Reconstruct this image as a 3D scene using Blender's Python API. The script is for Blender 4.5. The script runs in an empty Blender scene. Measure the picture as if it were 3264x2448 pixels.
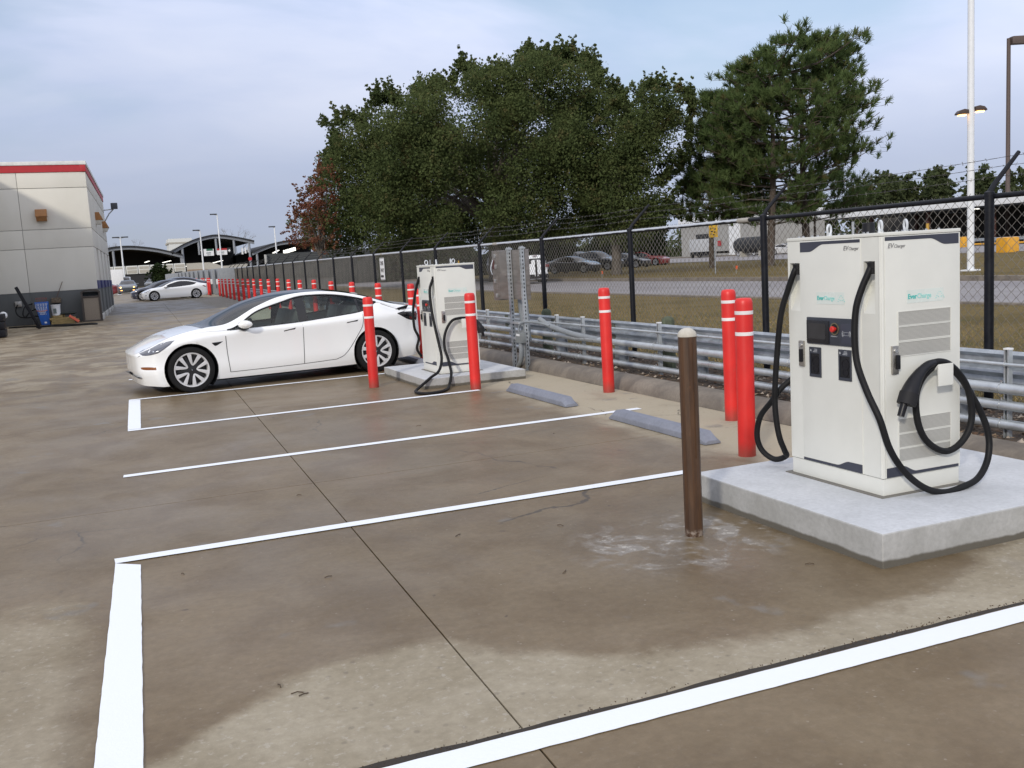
import bpy, bmesh, math, random
import numpy as np
from mathutils import Vector, Matrix
random.seed(7); RNG = np.random.default_rng(7)
R = math.radians; PI = math.pi
scene = bpy.context.scene
COL = scene.collection

# ------------------------------------------------------------------ camera
PITCH, ROLL, YAW = R(7.36680203), R(-3.38457211), R(21.89042655)
fw = Vector((math.sin(YAW)*math.cos(PITCH), math.cos(YAW)*math.cos(PITCH), -math.sin(PITCH)))
rt = Vector((math.cos(YAW), -math.sin(YAW), 0)); up = rt.cross(fw)
rt2 = rt*math.cos(ROLL)+up*math.sin(ROLL); up2 = -rt*math.sin(ROLL)+up*math.cos(ROLL)
cam_d = bpy.data.cameras.new('camera'); cam = bpy.data.objects.new('camera', cam_d); COL.objects.link(cam)
m = Matrix.Identity(4)
for i in range(3):
    m[i][0], m[i][1], m[i][2] = rt2[i], up2[i], -fw[i]
m[0][3], m[1][3], m[2][3] = 0, 0, 1.615
cam.matrix_world = m
cam_d.sensor_width = 36; cam_d.lens = 3099.62/3264*36; cam_d.clip_end = 3000; cam_d.clip_start = .05
scene.camera = cam

# ------------------------------------------------------------------ sky, sun, exposure
SUN_EL, SUN_DIR = R(24), Vector((-1, -1, 0)).normalized()
SUN_STR, SKY_GAIN = 2.0, 1.06
world = bpy.data.worlds.new('World'); scene.world = world; world.use_nodes = True
nt = world.node_tree; nt.nodes.clear()
def nn(t, **k):
    n = nt.nodes.new(t)
    for a, b in k.items(): setattr(n, a, b)
    return n
def lk(a, b): nt.links.new(a, b)
out = nn('ShaderNodeOutputWorld'); bg = nn('ShaderNodeBackground'); lk(bg.outputs[0], out.inputs[0])
tc = nn('ShaderNodeTexCoord'); sep = nn('ShaderNodeSeparateXYZ'); lk(tc.outputs['Generated'], sep.inputs[0])
sky = nn('ShaderNodeTexSky', sky_type='NISHITA', sun_disc=False, sun_elevation=SUN_EL, sun_rotation=R(225))
sky.air_density = 1.2; sky.dust_density = 1.5; sky.ozone_density = 1.5
def mth(op, a, b=None, c=None, clamp=False):
    n = nn('ShaderNodeMath', operation=op, use_clamp=clamp)
    for i, v in enumerate((a, b, c)):
        if v is None: continue
        if hasattr(v, 'is_output'): lk(v, n.inputs[i])
        else: n.inputs[i].default_value = v
    return n.outputs[0]
zc = mth('MAXIMUM', sep.outputs[2], 0.0)
den = mth('ADD', zc, .30)
cu = nn('ShaderNodeCombineXYZ'); lk(mth('DIVIDE', sep.outputs[0], den), cu.inputs[0]); lk(mth('DIVIDE', sep.outputs[1], den), cu.inputs[1])
mp = nn('ShaderNodeMapping'); mp.inputs['Location'].default_value = (4.698, -14.932, .016); mp.inputs['Rotation'].default_value = (0, 0, R(44.57)); mp.inputs['Scale'].default_value = (.75, 1.15, 1)
lk(cu.outputs[0], mp.inputs[0])
nz = nn('ShaderNodeTexNoise'); nz.inputs['Scale'].default_value = 1.15; nz.inputs['Detail'].default_value = 6; nz.inputs['Roughness'].default_value = .5; nz.inputs['Distortion'].default_value = .35
lk(mp.outputs[0], nz.inputs['Vector'])
nz2 = nn('ShaderNodeTexNoise'); nz2.inputs['Scale'].default_value = 3.6; nz2.inputs['Detail'].default_value = 5; nz2.inputs['Distortion'].default_value = .4
lk(mp.outputs[0], nz2.inputs['Vector'])
# thick stratus: grey blue near the horizon, paler higher up, brightest overhead as a real overcast is
ramp = nn('ShaderNodeValToRGB'); lk(zc, ramp.inputs[0])
el = ramp.color_ramp.elements
el[0].position = 0.0; el[0].color = (.405, .455, .56, 1)
el[1].position = .42; el[1].color = (.70, .76, .92, 1)
e = el.new(.07); e.color = (.415, .47, .61, 1)
e = el.new(.15); e.color = (.52, .59, .765, 1)
e = el.new(.27); e.color = (.66, .735, .93, 1)
e = el.new(1.0); e.color = (1.0, 1.03, 1.12, 1)
bright = nn('ShaderNodeMix', data_type='RGBA', blend_type='MULTIPLY'); bright.inputs[0].default_value = 1
lk(ramp.outputs[0], bright.inputs[6])
cl = nn('ShaderNodeValToRGB'); lk(mth('ADD', mth('MULTIPLY', nz.outputs[0], .7), mth('MULTIPLY', nz2.outputs[0], .3)), cl.inputs[0])
ce = cl.color_ramp.elements
ce[0].position = .36; ce[0].color = (.80, .86, .95, 1); ce[1].position = .62; ce[1].color = (1.30, 1.22, 1.13, 1)
soft = nn('ShaderNodeMix', data_type='RGBA'); soft.inputs[6].default_value = (1, 1, 1, 1); lk(cl.outputs[0], soft.inputs[7])
sf = nn('ShaderNodeMapRange'); sf.interpolation_type = 'SMOOTHSTEP'; sf.inputs[1].default_value = .02; sf.inputs[2].default_value = .26; sf.inputs[3].default_value = .12; sf.inputs[4].default_value = 1.0; lk(zc, sf.inputs[0]); lk(sf.outputs[0], soft.inputs[0])
# a duller bank of cloud lies towards the north west, the east is paler
az = nn('ShaderNodeMapRange'); az.interpolation_type = 'SMOOTHSTEP'; az.inputs[1].default_value = -.1; az.inputs[2].default_value = .75; az.inputs[3].default_value = .97; az.inputs[4].default_value = 1.16
lk(sep.outputs[0], az.inputs[0])
bank = nn('ShaderNodeMix', data_type='RGBA', blend_type='MULTIPLY'); bank.inputs[0].default_value = 1; lk(soft.outputs[2], bank.inputs[6])
azc = nn('ShaderNodeCombineColor'); [lk(az.outputs[0], azc.inputs[q]) for q in range(3)]
lk(azc.outputs[0], bank.inputs[7]); lk(bank.outputs[2], bright.inputs[7])
# thin breaks where the blue sky shows through
mixs = nn('ShaderNodeMix', data_type='RGBA')
skys = nn('ShaderNodeMix', data_type='RGBA', blend_type='MULTIPLY'); skys.inputs[0].default_value = 1; skys.inputs[7].default_value = (.115, .115, .115, 1)
lk(sky.outputs[0], skys.inputs[6])
brk = nn('ShaderNodeMapRange'); brk.inputs[1].default_value = .47; brk.inputs[2].default_value = .36; brk.inputs[3].default_value = 0; brk.inputs[4].default_value = .8
lk(nz.outputs[0], brk.inputs[0])
lk(mth('MULTIPLY', brk.outputs[0], mth('MULTIPLY', zc, 3.0, clamp=True)), mixs.inputs[0])
lk(bright.outputs[2], mixs.inputs[6]); lk(skys.outputs[2], mixs.inputs[7])
lk(mixs.outputs[2], bg.inputs[0]); bg.inputs[1].default_value = SKY_GAIN

sun_d = bpy.data.lights.new('sun', 'SUN'); sun = bpy.data.objects.new('sun', sun_d); COL.objects.link(sun)
sun_d.energy = SUN_STR; sun_d.angle = R(4); sun_d.color = (1, .93, .82)
sv = Vector((SUN_DIR.x*math.cos(SUN_EL), SUN_DIR.y*math.cos(SUN_EL), math.sin(SUN_EL)))
sun.rotation_euler = sv.to_track_quat('Z', 'Y').to_euler(); sun.location = (-20, -20, 30)
vs = scene.view_settings
scene.display_settings.display_device = 'sRGB'; vs.view_transform = 'Standard'; vs.look = 'None'; vs.exposure = 0; vs.gamma = 1; vs.use_curve_mapping = False
scene.cycles.max_bounces = 8; scene.cycles.transparent_max_bounces = 24
scene.cycles.sample_clamp_indirect = 6
try: scene.cycles.use_denoising = True
except Exception: pass

# ------------------------------------------------------------------ helpers
def zg(x, y):                                   # the lot rises very gently away from the camera
    a = float(np.interp(y, [16, 20, 30, 45, 68, 90, 300], [0, .04, .1, .18, .26, .3, .3]))
    t = min(max((x-9)/8, 0), 1)
    return a*(1-t)

class MB:
    """collects shapes that become one mesh object"""
    def __init__(s): s.v = []; s.f = []; s.mi = []
    def add(s, vs_, fs, mi=0):
        o = len(s.v); s.v += [tuple(p) for p in vs_]; s.f += [tuple(i+o for i in f) for f in fs]; s.mi += [mi]*len(fs); return s
    def box(s, x0, x1, y0, y1, z0, z1, mi=0, M=None):
        vs_ = [(x, y, z) for z in (z0, z1) for y in (y0, y1) for x in (x0, x1)]
        if M: vs_ = [tuple(M @ Vector(p)) for p in vs_]
        return s.add(vs_, [(0, 2, 3, 1), (4, 5, 7, 6), (0, 1, 5, 4), (2, 6, 7, 3), (0, 4, 6, 2), (1, 3, 7, 5)], mi)
    def cyl(s, p0, p1, r0, r1=None, n=12, mi=0, caps=True):
        r1 = r0 if r1 is None else r1
        p0, p1 = Vector(p0), Vector(p1); d = (p1-p0).normalized()
        a = d.orthogonal().normalized(); b = d.cross(a)
        vs_ = [p0+(a*math.cos(2*PI*i/n)+b*math.sin(2*PI*i/n))*r0 for i in range(n)]+[p1+(a*math.cos(2*PI*i/n)+b*math.sin(2*PI*i/n))*r1 for i in range(n)]
        fs = [(i, (i+1) % n, n+(i+1) % n, n+i) for i in range(n)]
        if caps: fs += [tuple(range(n))[::-1], tuple(range(n, 2*n))]
        return s.add(vs_, fs, mi)
    def tube(s, pts, r, n=8, mi=0, closed=False, caps=True):
        pts = [Vector(p) for p in pts]; k = len(pts)
        rs = r if isinstance(r, (list, tuple)) else [r]*k
        vs_ = []; a = None
        for i, p in enumerate(pts):
            if closed: d = pts[(i+1) % k]-pts[i-1]
            else: d = pts[min(i+1, k-1)]-pts[max(i-1, 0)]
            d.normalize()
            if a is None: a = d.orthogonal().normalized()
            a = (a-d*a.dot(d)).normalized(); b = d.cross(a)
            vs_ += [p+(a*math.cos(2*PI*j/n)+b*math.sin(2*PI*j/n))*rs[i] for j in range(n)]
        fs = []
        for i in range(k if closed else k-1):
            i2 = (i+1) % k
            fs += [(i*n+j, i*n+(j+1) % n, i2*n+(j+1) % n, i2*n+j) for j in range(n)]
        if caps and not closed: fs += [tuple(range(n))[::-1], tuple(range((k-1)*n, k*n))]
        return s.add(vs_, fs, mi)
    def lathe(s, prof, n=24, c=(0, 0, 0), axis='z', mi=0, cap=True):
        vs_ = []
        for r, h in prof:
            for j in range(n):
                x, y = r*math.cos(2*PI*j/n), r*math.sin(2*PI*j/n)
                p = (x, y, h) if axis == 'z' else ((x, h, y) if axis == 'y' else (h, x, y))
                vs_.append((p[0]+c[0], p[1]+c[1], p[2]+c[2]))
        k = len(prof); fs = []
        for i in range(k-1):
            fs += [(i*n+j, i*n+(j+1) % n, (i+1)*n+(j+1) % n, (i+1)*n+j) for j in range(n)]
        if cap: fs += [tuple(range(n))[::-1], tuple(range((k-1)*n, k*n))]
        return s.add(vs_, fs, mi)
    def prism(s, poly, h0, h1, plane='xy', mi=0):
        """poly in a plane, extruded between h0 and h1 along the third axis"""
        n = len(poly)
        def P(q, h):
            return (q[0], q[1], h) if plane == 'xy' else ((q[0], h, q[1]) if plane == 'xz' else (h, q[0], q[1]))
        vs_ = [P(q, h0) for q in poly]+[P(q, h1) for q in poly]
        fs = [tuple(range(n))[::-1], tuple(range(n, 2*n))]+[(i, (i+1) % n, n+(i+1) % n, n+i) for i in range(n)]
        return s.add(vs_, fs, mi)
    def quad(s, a, b, c, d, mi=0): return s.add([a, b, c, d], [(0, 1, 2, 3)], mi)
    def build(s, name, mats, parent=None, smooth=True, bevel=0, seg=2, sharp=38, fix=True):
        me = bpy.data.meshes.new(name); me.from_pydata(s.v, [], s.f)
        if not isinstance(mats, (list, tuple)): mats = [mats]
        for q in mats: me.materials.append(q)
        if len(mats) > 1: me.polygons.foreach_set('material_index', s.mi)
        if fix or bevel:
            bm = bmesh.new(); bm.from_mesh(me)
            if fix: bmesh.ops.recalc_face_normals(bm, faces=bm.faces)
            if bevel:
                es = [e_ for e_ in bm.edges if len(e_.link_faces) == 2 and e_.calc_face_angle(0) > R(30)]
                bmesh.ops.bevel(bm, geom=es, offset=bevel, segments=seg, affect='EDGES', profile=.7, clamp_overlap=True)
            bm.to_mesh(me); bm.free()
        if smooth:
            me.polygons.foreach_set('use_smooth', [True]*len(me.polygons)); me.set_sharp_from_angle(angle=R(sharp))
        me.update()
        o = bpy.data.objects.new(name, me); COL.objects.link(o)
        if parent: o.parent = parent
        return o
def tag(o, label=None, cat=None, group=None, kind=None):
    if label: o['label'] = label
    if cat: o['category'] = cat
    if group: o['group'] = group
    if kind: o['kind'] = kind
    return o
def empty(name, loc=(0, 0, 0), rz=0, label=None, cat=None, group=None):
    o = bpy.data.objects.new(name, None); COL.objects.link(o); o.location = loc; o.rotation_euler = (0, 0, rz)
    o.empty_display_size = .2
    return tag(o, label, cat, group)
def kids(o): return list(o.children)
def copy_tree(o, parent=None):
    c = o.copy(); COL.objects.link(c); c.parent = parent
    for ch in kids(o): copy_tree(ch, c)
    return c
def raw(name, verts, faces, mat, parent=None, smooth=False):
    """fast mesh from numpy arrays (n,3) and (m,k)"""
    me = bpy.data.meshes.new(name); verts = np.asarray(verts, np.float32); faces = np.asarray(faces, np.int32)
    k = faces.shape[1]
    me.vertices.add(len(verts)); me.vertices.foreach_set('co', verts.ravel())
    me.loops.add(faces.size); me.loops.foreach_set('vertex_index', faces.ravel())
    me.polygons.add(len(faces)); me.polygons.foreach_set('loop_start', np.arange(0, faces.size, k, dtype=np.int32))
    me.polygons.foreach_set('loop_total', np.full(len(faces), k, np.int32))
    if smooth: me.polygons.foreach_set('use_smooth', np.ones(len(faces), bool))
    me.materials.append(mat); me.update(calc_edges=True); me.validate()
    o = bpy.data.objects.new(name, me); COL.objects.link(o)
    if parent: o.parent = parent
    return o
def catmull(pts, per=8, closed=False):
    P = [Vector(p) for p in pts]; n = len(P); out_ = []
    rng = n if closed else n-1
    for i in range(rng):
        p0 = P[(i-1) % n] if (closed or i > 0) else P[0]*2-P[1]
        p1, p2 = P[i], P[(i+1) % n]
        p3 = P[(i+2) % n] if (closed or i+2 < n) else P[-1]*2-P[-2]
        for k in range(per):
            t = k/per
            out_.append(.5*((2*p1)+(p2-p0)*t+(2*p0-5*p1+4*p2-p3)*t*t+(-p0+3*p1-3*p2+p3)*t**3))
    if not closed: out_.append(P[-1])
    return out_
def text(s_, size, name, mat, parent, M, ext=.0008, shear=0, bold=0, sx=1):
    cu_ = bpy.data.curves.new(name, 'FONT'); cu_.body = s_; cu_.size = size; cu_.extrude = ext; cu_.shear = shear; cu_.offset = bold; cu_.resolution_u = 3
    o = bpy.data.objects.new(name+'_tmp', cu_); COL.objects.link(o)
    me = bpy.data.meshes.new_from_object(o); bpy.data.objects.remove(o); bpy.data.curves.remove(cu_)
    me.name = name; me.materials.clear(); me.materials.append(mat)
    me.transform(Matrix.Diagonal((sx, 1, 1, 1))); me.transform(M); me.update()
    o = bpy.data.objects.new(name, me); COL.objects.link(o)
    if parent: o.parent = parent
    return o
def frame(origin, xdir, ydir):
    x, y = Vector(xdir).normalized(), Vector(ydir).normalized(); z = x.cross(y)
    M = Matrix.Identity(4)
    for i in range(3): M[i][0], M[i][1], M[i][2], M[i][3] = x[i], y[i], z[i], origin[i]
    return M

# ------------------------------------------------------------------ materials
class NT:
    def __init__(s, name):
        s.m = bpy.data.materials.new(name); s.m.use_nodes = True; s.t = s.m.node_tree; s.t.nodes.clear()
        s.out = s.t.nodes.new('ShaderNodeOutputMaterial'); s.b = s.t.nodes.new('ShaderNodeBsdfPrincipled')
        s.t.links.new(s.b.outputs[0], s.out.inputs[0]); s._p = None
    def put(s, sock, v):
        if v is None: return
        if hasattr(v, 'is_output'): s.t.links.new(v, sock)
        else: sock.default_value = v if not (isinstance(v, tuple) and len(v) == 3 and sock.type == 'RGBA') else v+(1,)
    def pos(s):
        if s._p is None: s._p = s.t.nodes.new('ShaderNodeNewGeometry').outputs['Position']
        return s._p
    def obj(s): return s.t.nodes.new('ShaderNodeTexCoord').outputs['Object']
    def xyz(s, v=None):
        n = s.t.nodes.new('ShaderNodeSeparateXYZ'); s.put(n.inputs[0], v or s.pos()); return n.outputs
    def M(s, op, a, b=None, c=None, clamp=False):
        n = s.t.nodes.new('ShaderNodeMath'); n.operation = op; n.use_clamp = clamp
        for i, v in enumerate((a, b, c)): s.put(n.inputs[i], v)
        return n.outputs[0]
    def noise(s, scale, detail=4, rough=.55, vec=None, dist=0, stretch=None, color=False):
        v = vec or s.pos()
        if stretch:
            mp_ = s.t.nodes.new('ShaderNodeMapping'); mp_.inputs['Scale'].default_value = stretch; s.put(mp_.inputs[0], v); v = mp_.outputs[0]
        n = s.t.nodes.new('ShaderNodeTexNoise'); s.put(n.inputs['Vector'], v)
        n.inputs['Scale'].default_value = scale; n.inputs['Detail'].default_value = detail; n.inputs['Roughness'].default_value = rough; n.inputs['Distortion'].default_value = dist
        return n.outputs[1 if color else 0]
    def voro(s, scale, vec=None, feature='F1', stretch=None):
        v = vec or s.pos()
        if stretch:
            mp_ = s.t.nodes.new('ShaderNodeMapping'); mp_.inputs['Scale'].default_value = stretch; s.put(mp_.inputs[0], v); v = mp_.outputs[0]
        n = s.t.nodes.new('ShaderNodeTexVoronoi'); n.feature = feature; n.inputs['Scale'].default_value = scale; s.put(n.inputs['Vector'], v); return n
    def warp(s, amt, scale=1.5):
        ns = s.noise(scale, 5, .6, color=True); v = s.t.nodes.new('ShaderNodeVectorMath'); v.operation = 'MULTIPLY_ADD'
        s.put(v.inputs[0], ns); v.inputs[1].default_value = (amt, amt, 0); s.put(v.inputs[2], s.pos()); return v.outputs[0]
    def rng(s, v, a, b, c=0., d=1., smooth=True):
        n = s.t.nodes.new('ShaderNodeMapRange'); n.interpolation_type = 'SMOOTHSTEP' if smooth else 'LINEAR'
        s.put(n.inputs[0], v)
        for i, q in enumerate((a, b, c, d)): s.put(n.inputs[i+1], q)
        return n.outputs[0]
    def mix(s, f, a, b, mode='MIX'):
        n = s.t.nodes.new('ShaderNodeMix'); n.data_type = 'RGBA'; n.blend_type = mode
        s.put(n.inputs[0], f); s.put(n.inputs[6], a); s.put(n.inputs[7], b); return n.outputs[2]
    def bump(s, h, strength=.3, dist=.01):
        n = s.t.nodes.new('ShaderNodeBump'); n.inputs['Strength'].default_value = strength; n.inputs['Distance'].default_value = dist
        s.put(n.inputs['Height'], h); s.put(s.b.inputs['Normal'], n.outputs[0])
    def set(s, **k):
        names = dict(col='Base Color', rough='Roughness', metal='Metallic', spec='Specular IOR Level', coat='Coat Weight', coat_r='Coat Roughness', emit='Emission Color', es='Emission Strength', trans='Transmission Weight', alpha='Alpha', sub='Subsurface Weight', ior='IOR')
        for a, v in k.items(): s.put(s.b.inputs[names[a]], v)
        return s.m
def mul(c, k): return tuple(min(1, q*k) for q in c)
def pm(name, c, rough=.5, metal=0, var=.10, scale=6, bump=0, bscale=60, coat=0, rvar=.08, spec=.5, local=True, stretch=None, c2=None):
    n = NT(name); v = n.obj() if local else n.pos()
    f = n.noise(scale, 5, .6, v, stretch=stretch)
    fr = n.rng(f, .3, .7)
    n.set(col=n.mix(fr, mul(c, 1-var), c2 or mul(c, 1+var)), metal=metal, coat=coat, spec=spec)
    n.set(rough=n.rng(f, .3, .7, max(0, rough-rvar), min(1, rough+rvar)))
    if coat: n.set(coat_r=.05)
    if bump: n.bump(n.noise(bscale, 4, .6, v, stretch=stretch), bump, .004)
    return n.m
# ------------------------------------------------------------------ shared materials
def concrete_lot():
    n = NT('lot_concrete'); x, y, z = n.xyz()
    big = n.noise(.35, 4, .55); mid = n.noise(1.7, 6, .62, dist=.6); fine = n.noise(22, 6, .7); grit = n.noise(150, 3, .6)
    wob = n.M('MULTIPLY', n.M('SUBTRACT', n.noise(2.4, 6, .65), .5), .55)
    # dry band in front of the wide joint
    def gauss(cx, w, h):
        d = n.M('DIVIDE', n.M('SUBTRACT', x, cx), w)
        return n.M('MULTIPLY', n.M('POWER', 2.718, n.M('MULTIPLY', n.M('MULTIPLY', d, d), -1.0)), h)
    yb = n.M('ADD', n.M('ADD', n.M('ADD', gauss(.85, .75, .72), gauss(4.3, .7, .45)), 3.2), wob)
    dry = n.M('MULTIPLY', n.rng(n.M('SUBTRACT', yb, y), -.10, .12), n.rng(y, 2.93, 2.98))
    # left of the bay, rough and drier
    dl = n.M('MULTIPLY', n.rng(n.M('ADD', x, n.M('MULTIPLY', wob, .5)), -.18, -.42), n.rng(n.M('ADD', y, n.M('MULTIPLY', wob, 2.0)), 5.6, 5.0))
    dry = n.M('MAXIMUM', dry, n.M('MULTIPLY', dl, .75))
    # strip by the wheel stops and kerb, dusty beige
    strip = n.M('MULTIPLY', n.rng(n.M('ADD', x, n.M('MULTIPLY', wob, 1.1)), 4.05, 4.6), n.rng(y, 5.3, 6.0))
    strip = n.M('MULTIPLY', strip, n.rng(mid, .25, .5, .55, 1.))
    # far away along the aisle: patches half dried
    farp = n.M('MULTIPLY', n.M('MULTIPLY', n.rng(y, 13, 20), n.rng(mid, .46, .6)), .6)
    sheets = n.M('MULTIPLY', n.rng(big, .5, .62), n.M('MULTIPLY', n.rng(x, -.6, -1.6), .55))
    dry = n.M('MAXIMUM', n.M('MAXIMUM', dry, strip), n.M('MAXIMUM', farp, sheets), clamp=True)
    # lime splashes round the brown post and by the kerb
    dx = n.M('DIVIDE', n.M('SUBTRACT', x, 2.78), .72); dy = n.M('DIVIDE', n.M('SUBTRACT', y, 4.55), .62)
    rr = n.M('ADD', n.M('MULTIPLY', dx, dx), n.M('MULTIPLY', dy, dy))
    lime = n.M('MULTIPLY', n.rng(rr, 1.0, .25), n.rng(n.noise(4.2, 7, .66, dist=1.2), .46, .60))
    lx = n.M('DIVIDE', n.M('SUBTRACT', x, 4.15), .5); ly = n.M('DIVIDE', n.M('SUBTRACT', y, 3.25), .28)
    lime2 = n.M('MULTIPLY', n.rng(n.M('ADD', n.M('MULTIPLY', lx, lx), n.M('MULTIPLY', ly, ly)), 1.1, .3), n.rng(mid, .36, .58))
    lime = n.M('MAXIMUM', lime, n.M('MULTIPLY', lime2, .7))
    patch = n.M('MULTIPLY', n.rng(n.noise(1.3, 4, .6), .64, .70), .55)
    wetc = n.mix(n.rng(mid, .32, .66), (.176, .126, .072), (.230, .174, .108))
    wetc = n.mix(n.rng(big, .35, .65), n.mix(1., wetc, (.86, .86, .84), 'MULTIPLY'), wetc)
    dryc = n.mix(n.rng(mid, .3, .7), (.31, .265, .19), (.40, .352, .268))
    c = n.mix(dry, wetc, dryc)
    c = n.mix(strip, c, n.mix(n.rng(fine, .3, .7), (.40, .345, .25), (.48, .42, .32)))
    c = n.mix(lime, c, n.mix(n.rng(n.noise(16, 5, .7), .52, .62), (.27, .245, .215), (.46, .43, .385))); c = n.mix(patch, c, (.21, .20, .185))
    # a darker, greyer band across the far aisle
    far_band = n.M('MULTIPLY', n.rng(n.M('ADD', y, wob), 44.6, 45.6), n.rng(n.M('ADD', y, n.M('MULTIPLY', x, -.4)), 64.0, 63.0))
    c = n.mix(n.M('MULTIPLY', far_band, .8), c, n.mix(n.rng(mid, .3, .7), (.095, .09, .088), (.135, .128, .122)))
    # dark drips, tyre marks along the aisle
    spots = n.rng(n.noise(5.5, 3, .5), .72, .78)
    c = n.mix(n.M('MULTIPLY', spots, .5), c, (.09, .075, .06))
    tyre = n.M('MULTIPLY', n.rng(n.noise(1.2, 4, .6, stretch=(2.2, .08, 1)), .55, .72), n.M('MULTIPLY', n.rng(x, .2, -.8), .25))
    c = n.mix(tyre, c, (.105, .095, .085))
    # hairline cracks
    ck = n.voro(.42, n.M and n.warp(.5), 'DISTANCE_TO_EDGE'); crack = n.M('MULTIPLY', n.rng(ck.outputs['Distance'], .0035, .0012), n.rng(n.noise(.55, 3, .5), .52, .6))
    c = n.mix(n.M('MULTIPLY', crack, .75), c, (.06, .05, .04))
    # aggregate
    c = n.mix(n.rng(fine, .25, .75, .0, .6), c, n.mix(1., c, (.66, .65, .63), 'MULTIPLY'))
    vo = n.voro(34); peb = n.M('MULTIPLY', n.rng(vo.outputs['Distance'], .24, .13), n.rng(n.xyz(vo.outputs['Color'])[0], .86, .90))
    c = n.mix(n.M('MULTIPLY', peb, n.M('MULTIPLY', n.rng(n.noise(11, 3, .6), .42, .62), .42)), c, (.42, .37, .31))
    vo2 = n.voro(21, n.warp(.03, 9)); pit = n.M('MULTIPLY', n.rng(vo2.outputs['Distance'], .34, .14), n.rng(n.xyz(vo2.outputs['Color'])[1], .80, .92))
    c = n.mix(n.M('MULTIPLY', pit, n.M('ADD', n.M('MULTIPLY', dry, .22), .12)), c, (.12, .10, .085))
    fleck = n.M('MULTIPLY', n.rng(n.noise(26, 4, .7), .56, .66), n.M('ADD', n.M('MULTIPLY', dry, .45), .06)); c = n.mix(fleck, c, (.44, .40, .34))
    vo3 = n.voro(3.1, n.warp(.2, 4)); leafs = n.M('MULTIPLY', n.rng(vo3.outputs['Distance'], .05, .035), n.rng(n.xyz(vo3.outputs['Color'])[2], .5, .55)); c = n.mix(n.M('MULTIPLY', leafs, .7), c, (.07, .05, .04))
    wetr = n.rng(n.noise(.8, 5, .6, dist=.4), .35, .65, .36, .52)
    rough = n.M('ADD', n.M('ADD', wetr, n.M('MULTIPLY', dry, .42)), n.M('MULTIPLY', lime, .2), clamp=True)
    n.set(col=c, rough=rough, spec=.26)
    n.bump(n.M('ADD', n.M('MULTIPLY', fine, .6), n.M('MULTIPLY', grit, .5)), .22, .006)
    return n.m
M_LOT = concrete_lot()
M_JOINT = pm('joint_dirt', (.035, .028, .022), .9, bump=.5, local=False)
def plain_concrete(name, a, b, foot=None, zfoot=.05):
    n = NT(name); x, y, z = n.xyz(); f = n.noise(3, 6, .65, dist=.5); g = n.noise(35, 5, .65)
    c = n.mix(n.rng(f, .3, .7), a, b); c = n.mix(n.rng(g, .3, .75, 0, .3), c, mul(a, .6))
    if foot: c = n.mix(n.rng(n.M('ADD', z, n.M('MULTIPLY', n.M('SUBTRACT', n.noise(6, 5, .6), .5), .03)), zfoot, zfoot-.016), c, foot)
    n.set(col=c, rough=n.rng(f, .3, .7, .7, .92)); n.bump(g, .35, .006); return n.m
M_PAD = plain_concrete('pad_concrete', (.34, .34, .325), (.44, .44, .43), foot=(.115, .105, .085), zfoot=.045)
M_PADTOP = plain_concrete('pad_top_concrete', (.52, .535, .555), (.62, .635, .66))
M_KERB = plain_concrete('kerb_concrete', (.13, .11, .09), (.25, .215, .175))
M_STOP = plain_concrete('wheel_stop_paint', (.19, .205, .25), (.25, .265, .32))
def paint(name, c):
    n = NT(name); f = n.noise(14, 6, .65); g = n.noise(90, 4, .6); w = n.noise(2.0, 6, .65)
    cc = n.mix(n.rng(w, .6, .8, 0, .35), c, mul(c, .82))
    cc = n.mix(n.rng(n.noise(45, 5, .7), .70, .76, 0, .8), cc, (.32, .28, .23))
    n.set(col=cc, rough=.62); n.bump(n.M('ADD', f, g), .25, .004); return n.m
M_LINE = paint('line_paint', (.83, .86, .90))
def grass_mat():
    n = NT('dry_grass'); f = n.noise(.5, 5, .6); g = n.noise(9, 6, .7); h = n.noise(60, 3, .6)
    c = n.mix(n.rng(g, .3, .7), (.16, .118, .05), (.25, .19, .085)); c = n.mix(n.rng(f, .45, .65), c, n.mix(n.rng(g, .3, .7), (.10, .085, .035), (.19, .14, .06)))
    c = n.mix(n.rng(n.noise(1.3, 5, .6), .6, .72, 0, .8), c, (.085, .10, .032)); c = n.mix(n.rng(h, .3, .7, 0, .45), c, (.10, .075, .03))
    n.set(col=c, rough=.95, spec=.1); n.bump(n.M('ADD', h, g), .8, .04); return n.m
M_GRASS = grass_mat()
def road_mat(name, a, b):
    n = NT(name); f = n.noise(.7, 6, .6, stretch=(1, .25, 1)); g = n.noise(40, 5, .7)
    c = n.mix(n.rng(f, .3, .7), a, b); c = n.mix(n.rng(g, .35, .7, 0, .3), c, mul(a, .7)); n.set(col=c, rough=.85, spec=.3); n.bump(g, .3, .006); return n.m
M_ROAD = road_mat('road_concrete', (.235, .22, .225), (.30, .285, .285))
M_FARLOT = road_mat('far_lot_concrete', (.20, .18, .155), (.27, .245, .21))
def mulch_mat():
    n = NT('mulch'); v = n.voro(28); g = n.noise(50, 5, .7)
    c = n.mix(n.xyz(v.outputs['Color'])[0], (.045, .033, .024), (.15, .105, .07)); c = n.mix(n.rng(g, .3, .7, 0, .5), c, (.03, .024, .018))
    n.set(col=c, rough=.95); n.bump(n.M('ADD', g, v.outputs['Distance']), .8, .03); return n.m
M_MULCH = mulch_mat()
M_GALV = pm('galvanised_steel', (.40, .43, .46), .42, .55, var=.18, scale=9, rvar=.12, bump=.06, bscale=30)
M_GALV2 = pm('galvanised_pipe', (.48, .51, .53), .36, .55, var=.14, scale=7, rvar=.1)
M_BLACKV = pm('black_vinyl_coat', (.009, .010, .014), .45, var=.3, scale=12, spec=.22)
M_WIRE = pm('chain_link_wire', (.20, .185, .16), .5, .25, var=.25, scale=3)
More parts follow.
